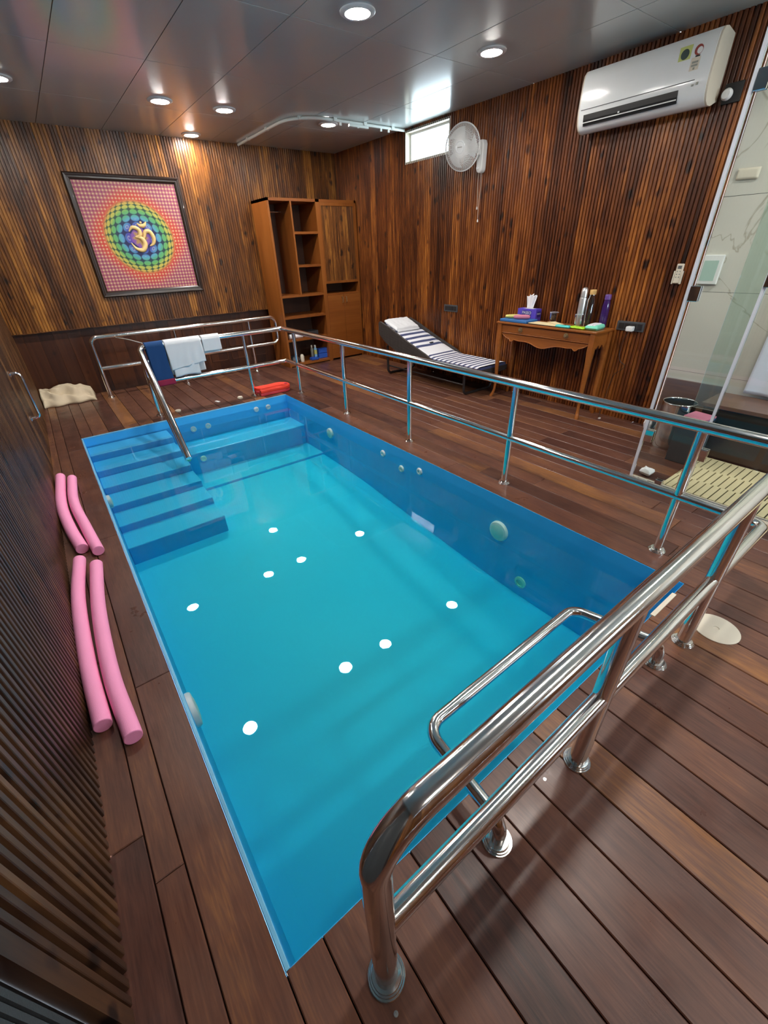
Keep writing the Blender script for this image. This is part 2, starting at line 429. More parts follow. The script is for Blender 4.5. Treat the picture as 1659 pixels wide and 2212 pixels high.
    def grid(s, fn, nu, nv, mi=0):
        vs = [fn(i / nu, j / nv) for j in range(nv + 1) for i in range(nu + 1)]
        fs = [(j * (nu + 1) + i, j * (nu + 1) + i + 1, (j + 1) * (nu + 1) + i + 1, (j + 1) * (nu + 1) + i) for j in range(nv) for i in range(nu)]
        return s.add(vs, fs, mi)
    def slab(s, o, u, v, w, nu=24, nv=16, amp=0.004, fr=9.0, seed=0.0, rnd=0.4, mi=0):
        """soft folded-cloth slab: rounded rim, uneven top. o corner, u/v edges, w thickness"""
        o, u, v, w = Vector(o), Vector(u), Vector(v), Vector(w)
        th = w.length; lu, lv = u.length, v.length
        def edge(a, L):
            d = min(a, 1 - a) * L
            e = min(1.0, d / max(1e-6, th * rnd))
            return math.sqrt(max(0.0, 1 - (1 - e) ** 2))
        for side in (0, 1):
            def fn(a, b):
                k = min(edge(a, lu), edge(b, lv))
                nn = mnoise.noise(Vector((a * lu * fr + seed, b * lv * fr, seed * 1.7)))
                nn2 = mnoise.noise(Vector((a * lu * fr * 2.7 + seed, b * lv * fr * 2.7, 5 + seed)))
                t = 0.5 + (0.5 * k if side else -0.5 * k)
                p = o + u * a + v * b + w * t
                if side: p += w.normalized() * (amp * (nn + 0.5 * nn2)) * k
                return p
            if side: s.grid(fn, nu, nv, mi)
            else: s.grid(lambda a, b: fn(1 - a, b), nu, nv, mi)
        return s

def fillet(pts, rad, n=8):
    P = [Vector(p) for p in pts]
    R = rad if isinstance(rad, (list, tuple)) else [rad] * len(P)
    out = [P[0]]
    for i in range(1, len(P) - 1):
        a = (P[i - 1] - P[i]); b = (P[i + 1] - P[i])
        la, lb = a.length, b.length
        a.normalize(); b.normalize()
        ang = a.angle(b)
        d = min(R[i] / math.tan(ang / 2), la * 0.49, lb * 0.49) if ang < PI - 1e-3 else 0
        if d < 1e-4:
            out.append(P[i]); continue
        r = d * math.tan(ang / 2)
        bis = (a + b).normalized()
        c = P[i] + bis * (r / math.sin(ang / 2))
        s0 = (P[i] + a * d) - c; s1 = (P[i] + b * d) - c
        tot = s0.angle(s1)
        for k in range(n + 1):
            t = k / n
            out.append(c + (s0 * math.sin((1 - t) * tot) + s1 * math.sin(t * tot)) / math.sin(tot))
    out.append(P[-1])
    return out

def world_loc(o):
    p = Vector((0, 0, 0))
    while o is not None:
        p += o.location; o = o.parent
    return p

def link(name, g, m, parent=None, base=None, smooth=None, bevel=0.0, seg=2, solid=0.0, sub=0, merge=False):
    """one mesh object from a G (world coordinates); parent's position is taken off"""
    off = world_loc(parent) if parent else Vector(base if base else (0, 0, 0))
    me = bpy.data.meshes.new(name)
    me.from_pydata([tuple(p - off) for p in g.v], [], g.f)
    for mm in (m if isinstance(m, (list, tuple)) else [m]):
        me.materials.append(mm)
    me.polygons.foreach_set('material_index', g.mi)
    at = me.attributes.new('rnd', 'FLOAT', 'FACE')
    at.data.foreach_set('value', g.fa)
    if merge:
        bm = bmesh.new(); bm.from_mesh(me)
        bmesh.ops.remove_doubles(bm, verts=bm.verts, dist=1e-5)
        bmesh.ops.recalc_face_normals(bm, faces=bm.faces)
        bm.to_mesh(me); bm.free()
    me.update()
    if smooth is not None:
        me.polygons.foreach_set('use_smooth', [True] * len(me.polygons))
        me.set_sharp_from_angle(angle=math.radians(smooth))
    o = bpy.data.objects.new(name, me)
    col.objects.link(o)
    if parent: o.parent = parent
    else: o.location = off
    if solid > 0:
        md = o.modifiers.new('Solidify', 'SOLIDIFY'); md.thickness = solid; md.offset = 0
    if bevel > 0:
        md = o.modifiers.new('Bevel', 'BEVEL'); md.width = bevel; md.segments = seg; md.limit_method = 'ANGLE'; md.angle_limit = math.radians(40)
    if sub > 0:
        md = o.modifiers.new('Subdivision', 'SUBSURF'); md.levels = sub; md.render_levels = sub
    return o

def tag(o, label, cat, group=None, kind=None):
    o['label'] = label; o['category'] = cat
    if group: o['group'] = group
    if kind: o['kind'] = kind
    return o

def struct(o, label=None):
    o['kind'] = 'structure'
    if label: o['label'] = label
    return o

def thing(name, loc, label, cat, group=None):
    o = bpy.data.objects.new(name, None)
    o.empty_display_size = 0.1
    col.objects.link(o)
    o.location = loc
    return tag(o, label, cat, group)

def lerp(a, b, t): return a + (b - a) * t

# ------------------------------------------------------------------ fluted panelling
def flutes(g, p0, d, nrm, length, z0, z1, pitch=0.034, groove=0.0135, depth=0.012, per=4, hole=None):
    """vertical ribs along direction d from p0, grooves cut away from the room (-nrm)"""
    p0, d, nrm = Vector(p0), Vector(d).normalized(), Vector(nrm).normalized()
    n = int(length / pitch + 0.999)
    r = random.random()
    for i in range(n):
        if i % per == 0: r = min(1, max(0, random.gauss(0.5, 0.27)))
        a = i * pitch; b = min(length, a + pitch)
        w = groove / 2
        prof = [(a, -depth), (a + w * 0.55, -depth), (a + w, -0.0015), (a + w + 0.002, 0.0), (b - w - 0.002, 0.0), (b - w, -0.0015), (b - w * 0.55, -depth), (b, -depth)]
        spans = [(z0, z1)]
        if hole and b > hole[0] and a < hole[1]:
            spans = [(z0, hole[2]), (hole[3], z1)]
        rr = r + random.uniform(-0.05, 0.05)
        for (za, zb) in spans:
            if zb - za < 1e-4: continue
            vs = []
            for (s, q) in prof:
                base = p0 + d * s + nrm * q
                vs += [base + Vector((0, 0, za)), base + Vector((0, 0, zb))]
            fs = [(2 * k, 2 * k + 1, 2 * k + 3, 2 * k + 2) for k in range(len(prof) - 1)]
            g.add(vs, fs, 0, rr)
    return g

# ================================================================== STRUCTURE
# far wall: panelling above, recess below
g = G(); flutes(g, (-0.5, YW, 0), (1, 0, 0), (0, -1, 0), XW + 0.5, 0.87, H)
g.box(-0.5, XW, YW, YW + 0.10, 0.862, 0.87, a=0.3)
struct(link('wall_far', g, M['panel']))
g = G()
x = -0.5
while x < XW:
    w = 0.16
    g.box(x, min(XW, x + w - 0.002), YW + 0.078, YW + 0.0904, -0.03, 0.87, a=random.random()); x += w
g.box(-0.5, XW + 0.05, YW + 0.0905, YW + 0.13, -0.1, H)
struct(link('wall_far_lower', g, M['panel_low']))
# drawer-like mouldings on the recessed boards
g = G()
for i in range(4):
    for j in range(3):
        x0, z0 = 1.75 + i * 0.34, 0.16 + j * 0.20
        for q in ((x0, x0 + 0.28, z0, z0 + 0.012), (x0, x0 + 0.28, z0 + 0.13, z0 + 0.142), (x0, x0 + 0.012, z0, z0 + 0.142), (x0 + 0.268, x0 + 0.28, z0, z0 + 0.142)):
            g.box(q[0], q[1], YW + 0.068, YW + 0.0785, q[2], q[3], a=0.5)
struct(link('trim_1', g, M['panel_low']))
# right wall with the high window opening
WIN = (4.335, 5.135, 2.615, 2.915)
g = G(); flutes(g, (XW, 1.225, 0), (0, 1, 0), (-1, 0, 0), YW + 0.12 - 1.225, 0.0, H, hole=(WIN[0] - 1.225, WIN[1] - 1.225, WIN[2], WIN[3]))
struct(link('wall_right', g, M['panel_r']))
# window: reveal, frame, pane
g = G()
y0, y1, z0, z1 = WIN
g.box(XW, XW + 0.14, y0 - 0.02, y0, z0 - 0.02, z1 + 0.02); g.box(XW, XW + 0.14, y1, y1 + 0.02, z0 - 0.02, z1 + 0.02)
g.box(XW, XW + 0.14, y0, y1, z0 - 0.02, z0); g.box(XW, XW + 0.14, y0, y1, z1, z1 + 0.02)
win = struct(link('window_1', g, M['cream']))
g = G()
for q in ((y0, y1, z0, z0 + 0.022), (y0, y1, z1 - 0.022, z1), (y0, y0 + 0.022, z0 + 0.022, z1 - 0.022), (y1 - 0.022, y1, z0 + 0.022, z1 - 0.022)):
    g.box(XW + 0.08, XW + 0.11, *q)
link('window_frame', g, M['white'], win)
g = G(); g.box(XW + 0.092, XW + 0.097, y0 + 0.02, y1 - 0.02, z0 + 0.02, z1 - 0.02)
link('pane', g, M['glass'], win)
# left wall, a touch out of square; flat end board and dark ribbed sheet by the camera
dl = Vector((0.0105, 1, 0)).normalized(); nl = Vector((1, -0.0105, 0)).normalized()
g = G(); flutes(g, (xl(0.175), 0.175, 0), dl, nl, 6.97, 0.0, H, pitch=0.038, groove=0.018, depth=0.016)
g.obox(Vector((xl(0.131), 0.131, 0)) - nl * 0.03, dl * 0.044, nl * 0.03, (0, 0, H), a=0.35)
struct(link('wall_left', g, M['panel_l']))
g = G()
g.obox(Vector((xl(-1.3), -1.3, 0)) - nl * 0.04, dl * 1.43, nl * 0.012, (0, 0, H), mi=1)
for i in range(52):
    yy = -0.955 + i * 0.0205
    g.obox(Vector((xl(yy), yy, 0)) - nl * 0.03, dl * 0.013, nl * 0.018, (0, 0, H), mi=0)
struct(link('door_1', g, [M['rubber'], M['black']]))
g = G(); flutes(g, (xl(YN), YN, 0), dl, nl, 1.95, 0.0, H)
struct(link('wall_left_near', g, M['panel']))
NW = (2.8, 4.3, 1.2, 1.9)  # opening of an unseen window, added behind the viewpoint for daylight fill
g = G(); flutes(g, (-0.5, YN, 0), (1, 0, 0), (0, 1, 0), XW + 0.6, 0.0, H, hole=(NW[0] + 0.5, NW[1] + 0.5, NW[2], NW[3]))
struct(link('wall_near', g, M['panel']))
g = G()
for q in ((NW[0] - 0.03, NW[1] + 0.03, NW[2] - 0.04, NW[2]), (NW[0] - 0.03, NW[1] + 0.03, NW[3], NW[3] + 0.04), (NW[0] - 0.03, NW[0] + 0.01, NW[2], NW[3]), (NW[1] - 0.01, NW[1] + 0.03, NW[2], NW[3])):
    g.box(q[0], q[1], YN - 0.12, YN, q[2], q[3])
win2 = struct(link('fill_window', g, M['cream']))
g = G(); g.box(NW[0], NW[1], YN - 0.07, YN - 0.064, NW[2], NW[3]); link('pane', g, M['glass'], win2)
for nm, loc_, rot_, sx_, sy_ in (('portal', (XW + 0.15, (WIN[0] + WIN[1]) / 2, (WIN[2] + WIN[3]) / 2), (0, PI / 2, 0), WIN[3] - WIN[2], WIN[1] - WIN[0]),
                                 ('portal', ((NW[0] + NW[1]) / 2, YN - 0.13, (NW[2] + NW[3]) / 2), (PI / 2, 0, 0), NW[1] - NW[0], NW[3] - NW[2])):
    ld = bpy.data.lights.new(nm, 'AREA'); ld.shape = 'RECTANGLE'; ld.size = sx_; ld.size_y = sy_; ld.cycles.is_portal = True
    lo_ = bpy.data.objects.new(nm, ld); col.objects.link(lo_); lo_.location = loc_; lo_.rotation_euler = rot_
# tiled shower wall: slabs with dark joints
g = G()
zs = [0.0, 0.576, 1.231, 1.891, 2.551, H]
ys = [YN, -2.35, -1.06, -0.10 - 0.0, 1.222]
for a, b in zip(ys, ys[1:]):
    for c, d in zip(zs, zs[1:]):
        g.box(XW - 0.004, XW + 0.004, a + 0.0015, b - 0.0015, c + 0.0015, d - 0.0015)
g.box(XW + 0.001, XW + 0.01, YN, 1.222, 0, H, mi=1)
struct(link('wall_right_tiled', g, [M['tile'], M['charcoal']]))
# ceiling: panels with fine joints
g = G()
xs = [-0.5, 0.13, 0.78, 1.43, 2.075, 2.725, 3.375, 4.025, XW + 0.02]
ysc = [YN, -1.85, -0.59, 0.60, 1.87, 3.18, 4.43, 5.69, YW + 0.15]
for a, b in zip(xs, xs[1:]):
    for c, d in zip(ysc, ysc[1:]):
        g.board(a + 0.0025, b - 0.0025, c + 0.0025, d - 0.0025, -H - 0.02, -H, 0.001)
g.v = [Vector((p.x, p.y, -p.z)) for p in g.v]
g.box(-0.5, XW + 0.02, YN, YW + 0.15, H + 0.004, H + 0.03, mi=1)
struct(link('ceiling', g, [M['ceiling'], M['black']]))
# decking: every board separate in one mesh, joints staggered
g = G()
def run(x0, x1, y0, y1, lo=1.3, hi=2.4, first=None):
    y = y0
    while y < y1 - 0.02:
        L = first if (first and y == y0) else random.uniform(lo, hi)
        e = min(y1, y + L)
        if y1 - e < 0.35: e = y1
        g.board(x0 + 0.0018, x1 - 0.0018, y + 0.001, e - 0.001, -0.03, 0.0, 0.003, a=min(1, max(0, random.gauss(0.5, 0.24))))
        y = e
YE = YW + 0.077
run(-0.46, -0.247, YN, YE); run(-0.247, -0.16, YN, YE)
run(-0.16, -0.012, YN, 1.2, first=4.4); run(-0.16, -0.012, 1.2, YE)
bx = [-0.012, 0.10, 0.259, 0.416, 0.5725, 0.7295, 0.8865, 1.0435, 1.2005, 1.3575, 1.5145, 1.6715, 1.8285, 1.9855, 2.1425, 2.2995, 2.401]
for a, b in zip(bx, bx[1:]):
    run(a, b, YN, -0.001)
    run(a, b, PL + 0.012, PL + 0.15, 3, 4); run(a, b, PL + 0.15, YE)
run(2.401, 2.585, YN, 1.9, first=6); run(2.401, 2.585, 1.9, YE)
x = 2.585
while x < XW + 0.02:
    run(x, min(XW + 0.02, x + 0.157), YN + random.uniform(-1, 0), YE); x += 0.157
for q in ((-0.46, -0.012, YN, YE), (2.403, XW + 0.02, YN, YE), (-0.012, 2.401, YN, -0.003), (-0.012, 2.403, PL + 0.012, YE)):
    g.box(q[0], q[1], q[2], q[3], -0.045, -0.032, mi=1)
struct(link('floor', g, [M['deck'], M['gap']]))

# ================================================================== POOL
pool = thing('swimming_pool', (PW / 2, PL / 2, -1.0), 'long blue lined indoor pool with steps and seat ledges, set into the wooden deck', 'pool')
ZF = -0.80
g = G()
t = 0.004
g.box(-t, 0, -t, PL + t, ZF - t, -0.004); g.box(PW, PW + t, -t, PL + t, ZF - t, -0.004)
g.box(0, PW, -t, 0, ZF - t, -0.004); g.box(0, PW, PL, PL + t, ZF - t, -0.004)
slope = [(0.0, ZF), (0.8, ZF)] + [(lerp(0.8, 3.9, k / 12), lerp(ZF, -0.585, (k / 12) ** 2 * (3 - 2 * k / 12))) for k in range(1, 13)] + [(PL, -0.585)]
for (ya, za), (yb_, zb) in zip(slope, slope[1:]):
    g.obox((0, ya, za - 0.03), (PW, 0, 0), (0, yb_ - ya, zb - za), (0, 0, 0.03))
bas = link('basin', g, M['liner'], pool, smooth=20, merge=True)
g = G()
for q in ((-0.012, 0.0012, -0.002, PL + 0.012), (0.004, PW + 0.003, PL - 0.002, PL + 0.013)):
    g.box(*q, -0.012, 0.001)
link('rim_strip', g, M['liner_edge'], pool, bevel=0.002)
D, R1, Z1, SX = 0.30, 0.0671, -0.108, 0.825
for k in range(6):
    g = G(); g.box(0, SX if k else SX, PL - (k + 1) * D, PL - k * D, ZF, Z1 - k * R1)
    link('step', g, M['liner'], pool, bevel=0.008)
g = G(); g.box(SX, PW, 4.50, PL, ZF, -0.308); link('seat_ledge', g, M['liner'], pool, bevel=0.008)
g = G(); g.box(SX, PW, 4.06, 4.50, ZF, -0.556); link('seat_ledge', g, M['liner'], pool, bevel=0.008)
def nozzle(o, ax, r):
    g = G(); g.lathe([(r, 0), (r, 0.006), (r * 0.86, 0.016), (r * 0.5, 0.018), (r * 0.42, 0.008), (0, 0.008)], o, ax, 20)
    return link('jet_nozzle', g, M['white'], pool, smooth=40)
def pool_light(o, ax, r):
    g = G(); g.lathe([(r, 0), (r, 0.015), (r * 0.93, 0.024), (r * 0.8, 0.027)], o, ax, 28)
    h = link('light_ring', g, M['white'], pool, smooth=40)
    g = G(); g.lathe([(r * 0.8, 0.025), (r * 0.5, 0.031), (0, 0.033)], o, ax, 28)
    link('lens', g, M['lens'], h, smooth=60)
for q in ((1.953, -0.112), (2.122, -0.116), (1.123, -0.176), (1.302, -0.178)): nozzle((q[0], PL, q[1]), (0, -1, 0), 0.036)
nozzle((1.049, 4.50, -0.39), (0, -1, 0), 0.036)
for q in ((2.76, -0.14), (2.463, -0.205), (2.197, -0.135)): nozzle((PW, q[0], q[1]), (-1, 0, 0), 0.036)
g = G(); g.lathe([(0.05, 0), (0.05, 0.01), (0.03, 0.014), (0.03, 0.004), (0, 0.004)], (PW, 0.98, -0.66), (-1, 0, 0), 20)
link('suction_ring', g, M['lens'], pool, smooth=40)
pool_light((PW, 3.813, -0.225), (-1, 0, 0), 0.062)
pool_light((PW, 1.242, -0.30), (-1, 0, 0), 0.085)
pool_light((0, 3.62, -0.19), (1, 0, 0), 0.06)
pool_light((0, 1.10, -0.20), (1, 0, 0), 0.085)
# skimmer plate at the near right edge
g = G(); g.box(2.02, 2.27, -0.016, 0.006, -0.06, 0.004)
link('skimmer_plate', g, M['cream'], pool, bevel=0.002)
g = G()
g.box(-0.01, PW + 0.01, -0.01, PL + 0.01, ZF - 0.02, ZW)
water = link('pool_water', g, M['water'], base=(PW / 2, PL / 2, ZW))
tag(water, 'still clear turquoise water filling the pool', 'water', kind='stuff')

# ================================================================== CEILING LIGHTS
def downlight(x, y, label):
    t = thing('ceiling_light', (x, y, H), label, 'light', 'round ceiling downlights')
    g = G(); g.lathe([(0.118, 0.0), (0.118, 0.006), (0.110, 0.011), (0.084, 0.013), (0.084, 0.004)], (x, y, H), (0, 0, -1), 40)
    link('trim_ring', g, M['white'], t, smooth=35)
    g = G(); g.lathe([(0.085, 0.009), (0.07, 0.015), (0.04, 0.020), (0, 0.0215)], (x, y, H), (0, 0, -1), 40)
    link('diffuser', g, M['lamp'], t, smooth=60)
downlight(0.46, 5.42, 'round ceiling downlight at the far left, cut by the left edge of the photo')
downlight(1.757, 5.42, 'round ceiling downlight left of the pair in the middle of the far ceiling')
downlight(2.406, 5.42, 'round ceiling downlight right of the pair in the middle of the far ceiling')
downlight(2.41, 6.66, 'round ceiling downlight closest to the far wall, lighting the boards beside the picture')
downlight(3.69, 5.41, 'round ceiling downlight just inside the curve of the white ceiling track')
downlight(2.42, 2.90, 'large round ceiling downlight at the top edge of the photo, above the pool')
downlight(3.71, 2.87, 'round ceiling downlight between the high window and the air conditioner')
downlight(0.41, 2.92, 'round ceiling downlight over the left pool edge, seen only mirrored in the water')
downlight(1.76, 2.92, 'round ceiling downlight over the pool middle, seen only mirrored in the water')
for x, y, s in ((1.76, 0.17, 'left'), (2.41, 0.17, 'right'), (3.95, 0.17, 'shower')):
    downlight(x, y, 'round ceiling downlight over the near deck, %s one of the row above the near railing' % s)
for x, y, s in ((0.9, -2.0, 'left'), (2.41, -2.0, 'middle'), (3.9, -2.0, 'right')):  # unseen lamps, added to raise the general light of the room
    downlight(x, y, 'unseen ceiling downlight added behind the viewpoint as fill, %s one of the rear row' % s)

# white curtain track on the ceiling
trk = thing('curtain_track', (3.10, 6.2, H), 'white L shaped curtain track with a rounded bend fixed to the grey ceiling', 'track')
path = fillet([(3.10, 6.86, H - 0.018), (3.10, 5.15, H - 0.018), (4.68, 5.15, H - 0.018)], 0.42, 14)
g = G()
g.tube(path, 0.016, 8)
link('rail', g, M['pvc'], trk, smooth=50)
for x, y in ((3.10, 6.5), (3.10, 5.9), (3.225, 5.275), (3.62, 5.15), (4.05, 5.15), (4.48, 5.15)):
    g = G(); g.box(x - 0.022, x + 0.022, y - 0.022, y + 0.022, H - 0.03, H)
    link('bracket', g, M['pvc'], trk)
for i, (x, y) in enumerate(((3.70, 5.15), (3.95, 5.15), (4.30, 5.15), (4.42, 5.15))):
    g = G(); g.box(x - 0.012, x + 0.012, y - 0.008, y + 0.008, H - 0.06, H - 0.03)
    link('glider', g, M['pvc'], trk)
g = G(); g.box(3.82, 4.10, 5.135, 5.165, H - 0.055, H - 0.033)
link('overlap_arm', g, M['pvc'], trk)

# ================================================================== STEEL RAILINGS
HR, HM = 0.79, 0.382
XR, YNR, YF = 2.5935, -0.168, 5.2065
RT, RP, RM = 0.0305, 0.0235, 0.0255
def flange(x, y, par, r=0.047):
    g = G(); g.lathe([(r, 0), (r, 0.005), (r * 0.97, 0.0065), (r * 0.90, 0.0065), (r * 0.90, 0.0115), (r * 0.87, 0.013), (r * 0.80, 0.013), (r * 0.80, 0.018), (r * 0.77, 0.0195), (r * 0.45, 0.0205)], (x, y, 0), (0, 0, 1), 28)
    link('base_flange', g, M['steel'], par, smooth=30)
def post(x, y, top, par, r=RP):
    g = G(); g.tube([(x, y, 0), (x, y, top)], r, 18)
    p = link('post', g, M['steel'], par, smooth=40)
    flange(x, y, p)
pr = thing('pool_railing', (XR, 2.4, 0), 'long polished steel railing running round the pool on its near, right and far sides', 'railing')
XH = 0.845
top = fillet([(0.1965, YNR, 0.0), (0.1965, YNR, HR), (XR, YNR, HR), (XR, YF, HR), (XH, YF, HR), (0.797, 3.96, -0.07), (0.795, 3.91, -0.11)], [0, 0.11, 0.06, 0.055, 0.085, 0.2, 0], 10)
# the near post is one bend with the top rail; rail, then handrail into the water
n0 = next(i for i, p in enumerate(top) if p.z > HR - 1e-4)
g = G(); g.tube(top, RT, 24)
link('top_rail', g, M['steel'], pr, smooth=40)
g = G()
g.tube(fillet([(0.1965, YNR, HM), (XR, YNR, HM), (XR, YF, HM), (XH, YF, HM)], [0, 0.05, 0.05, 0], 8), RM, 18)
link('mid_rail', g, M['steel'], pr, smooth=40)
g = G()
g.tube(fillet([(XH, YF, 0.44), (XH - 0.010, 5.02, 0.44), (0.792, 4.00, -0.150), (0.795, 3.925, -0.125)], [0, 0.10, 0.03, 0], 8), 0.022, 16)
link('lower_handrail', g, M['steel'], pr, smooth=40)
flange(0.1965, YNR, pr, 0.050)
for x in (1.0763, 1.9586): post(x, YNR, HR, pr, 0.0285)
for y in (0.2303, 1.4011, 2.5744, 3.7202, 4.8762): post(XR, y, HR, pr)
for x in (2.0529, XH): post(x, YF, HR if x > 1 else HR - 0.06, pr)
# free-standing loop railing along the far wall
rr = thing('loop_railing', (1.8, 6.56, 0), 'low steel railing with rounded corners standing before the far wall', 'railing')
YR = 6.56
g = G(); g.tube(fillet([(0.5055, YR, 0), (0.5055, YR, 0.777), (3.115, YR, 0.777), (3.115, YR, 0.39), (0.5055, YR, 0.39)], [0, 0.08, 0.10, 0.09, 0], 9), 0.0275, 16)
link('tube_frame', g, M['steel'], rr, smooth=40)
for x in (1.549, 2.66):
    g = G(); g.tube([(x, YR, 0), (x, YR, 0.777)], 0.0205, 14)
    p = link('post', g, M['steel'], rr, smooth=40); flange(x, YR, p, 0.042)
flange(0.5055, YR, rr, 0.045)
# low grab rail over the near pool edge
gr = thing('grab_rail', (1.2, -0.15, 0), 'low U shaped steel grab rail reaching over the near pool edge', 'rail')
g = G(); g.tube(fillet([(0.655, -0.150, 0), (0.655, -0.150, 0.118), (0.677, 0.214, 0.118), (1.628, 0.222, 0.118), (1.735, -0.143, 0.118), (1.735, -0.143, 0)], [0, 0.075, 0.075, 0.075, 0.075, 0], 10), 0.0235, 18)
link('bent_tube', g, M['steel'], gr, smooth=40)
flange(0.655, -0.150, gr, 0.048); flange(1.735, -0.143, gr, 0.048)
# pull handle on the left wall
hy = 4.40
ph = thing('pull_handle', (xl(hy), hy, 0.62), 'chrome D shaped pull handle on the left panelled wall beside the far deck', 'handle')
xw = xl(hy)
g = G(); g.tube(fillet([(xw + 0.004, hy, 0.44), (xw + 0.075, hy, 0.44), (xw + 0.075, hy, 0.83), (xw + 0.004, hy, 0.83)], 0.05, 9), 0.013, 14)
link('bar', g, M['chrome'], ph, smooth=40)
for z in (0.44, 0.83):
    g = G(); g.lathe([(0.026, 0), (0.026, 0.008), (0.016, 0.016)], (xw, hy, z), (1, 0, 0), 20)
    link('mount', g, M['chrome'], ph, smooth=40)

# ================================================================== PICTURE ON THE FAR WALL
px0, px1, pz0, pz1 = 0.858, 2.187, 1.205, 2.54
yb, yf_ = YW - 0.002, YW - 0.045
pic = thing('framed_picture', ((px0 + px1) / 2, yb, pz0), 'square framed Om picture with bulging rainbow dot pattern on the far wall', 'picture')
fw = 0.072
prof = [(0, 0.0), (0, 0.030), (0.012, 0.043), (0.026, 0.040), (0.036, 0.034), (0.050, 0.034), (0.062, 0.026), (fw, 0.016), (fw, 0.0)]
g = G()
ring = []
for (i, d) in prof:
    ring.append([(px0 + i, yb - d, pz0 + i), (px1 - i, yb - d, pz0 + i), (px1 - i, yb - d, pz1 - i), (px0 + i, yb - d, pz1 - i)])
for a, b in zip(ring, ring[1:]):
    for k in range(4):
        g.add([a[k], a[(k + 1) % 4], b[(k + 1) % 4], b[k]], [(0, 1, 2, 3)])
link('frame', g, M['frame'], pic)
# printed canvas: colours computed per point on a fine grid
def hexs(*c): return srgb(*c)[:3]
RAIN = [(0.0, hexs(214, 170, 100)), (0.13, hexs(196, 150, 110)), (0.20, hexs(168, 104, 186)), (0.28, hexs(104, 74, 190)), (0.36, hexs(78, 84, 190)),
        (0.44, hexs(84, 140, 210)), (0.53, hexs(98, 180, 214)), (0.62, hexs(92, 186, 140)), (0.74, hexs(120, 196, 104)), (0.84, hexs(216, 210, 92)), (0.93, hexs(232, 190, 90)), (1.0, hexs(232, 110, 70))]
def ramp_at(t, tab):
    for (a, ca), (b, cb) in zip(tab, tab[1:]):
        if t <= b:
            k = (t - a) / (b - a) if b > a else 0
            k = max(0, min(1, k))
            return tuple(lerp(x, y_, k) for x, y_ in zip(ca, cb))
    return tab[-1][1]
def mixc(a, b, t):
    t = max(0, min(1, t)); return tuple(lerp(x, y_, t) for x, y_ in zip(a, b))
def sstep(a, b, x):
    t = max(0, min(1, (x - a) / (b - a))); return t * t * (3 - 2 * t)
RAD, PIT = 0.72, 0.0667
def ink(u, v):
    r = math.hypot(u, v)
    c4 = math.cos(4 * math.atan2(v, u))
    if r < RAD:
        q = RAD * (2 / PI * math.asin(r / RAD)) ** 1.30
        s = q / max(r, 1e-6)
        a, b = u * s / PIT / 1.42, v * s / PIT / 1.42
        fa, fb = a - math.floor(a + 0.5), b - math.floor(b + 0.5)
        d = math.hypot(fa, fb)
        t = r / RAD
        cellc = ramp_at(max(0, min(1, t)), RAIN)
        dark = mixc(hexs(22, 24, 92), hexs(40, 90, 60), sstep(0.45, 0.9, t))
        dark = mixc(dark, hexs(200, 120, 60), sstep(0.90, 1.0, t))
        k = sstep(0.40, 0.50, d)
        c = mixc(cellc, dark, k)
        if 0.30 < t < 0.50:
            c = mixc(c, hexs(214, 208, 230), (1 - sstep(0.10, 0.22, abs(d - 0.16) * 3)) * 0.5)
        if t < 0.26:
            pet = 0.205 + 0.035 * math.cos(8 * math.atan2(v, u))
            c = mixc(hexs(206, 160, 100), hexs(150, 96, 190), sstep(pet - 0.07, pet + 0.02, t))
        return mixc(c, hexs(236, 110, 70), sstep(0.93, 1.0, t) * 0.7)
    a, b = u / PIT, v / PIT
    fa, fb = a - math.floor(a + 0.5), b - math.floor(b + 0.5)
    d1 = math.hypot(fa, fb)
    ga, gb = (a + 0.5) - math.floor(a + 1.0), (b + 0.5) - math.floor(b + 1.0)
    d2 = math.hypot(ga, gb)
    far = sstep(RAD, 1.0, r - 0.05 * c4)
    bg = mixc(hexs(236, 92, 66), hexs(196, 112, 124), far)
    c = mixc(hexs(244, 214, 160), bg, sstep(0.16, 0.30, d1))
    c = mixc(mixc(hexs(220, 60, 60), hexs(158, 50, 104), far), c, sstep(0.18, 0.32, d2))
    return c
N = 230
ix0, ix1, iz0, iz1 = px0 + fw - 0.004, px1 - fw + 0.004, pz0 + fw - 0.004, pz1 - fw + 0.004
g = G(); g.grid(lambda a, b: Vector((lerp(ix0, ix1, a), yb - 0.012, lerp(iz0, iz1, b))), N, N)
art = link('canvas', g, M['art'], pic)
ca = art.data.color_attributes.new('ink', 'FLOAT_COLOR', 'POINT')
buf = []
for j in range(N + 1):
    for i in range(N + 1):
        c = ink(2 * i / N - 1, (2 * j / N - 1) / 0.92 * 0.95)
        buf += [c[0] * 0.72, c[1] * 0.74, c[2] * 0.74, 1.0]
ca.data.foreach_set('color', buf)
# golden Om: tapering strokes just proud of the canvas
def stroke(g, pts, rads):
    P = []
    n = len(pts); m = 9
    def cr(p0, p1, p2, p3, t):
        return tuple(0.5 * ((2 * b) + (-a + c) * t + (2 * a - 5 * b + 4 * c - d) * t * t + (-a + 3 * b - 3 * c + d) * t ** 3) for a, b, c, d in zip(p0, p1, p2, p3))
    Q = [p + (r,) for p, r in zip(pts, rads)]
    for i in range(n - 1):
        p0, p1, p2, p3 = Q[max(0, i - 1)], Q[i], Q[i + 1], Q[min(n - 1, i + 2)]
        for k in range(m): P.append(cr(p0, p1, p2, p3, k / m))
    P.append(Q[-1])
    cx_, cz_ = (px0 + px1) / 2, (pz0 + pz1) / 2
    g.tube([(cx_ + a * 0.165, yb - 0.014, cz_ + b * 0.165) for a, b, r in P], [max(0.002, r * 0.20) for a, b, r in P], 10)
g = G()
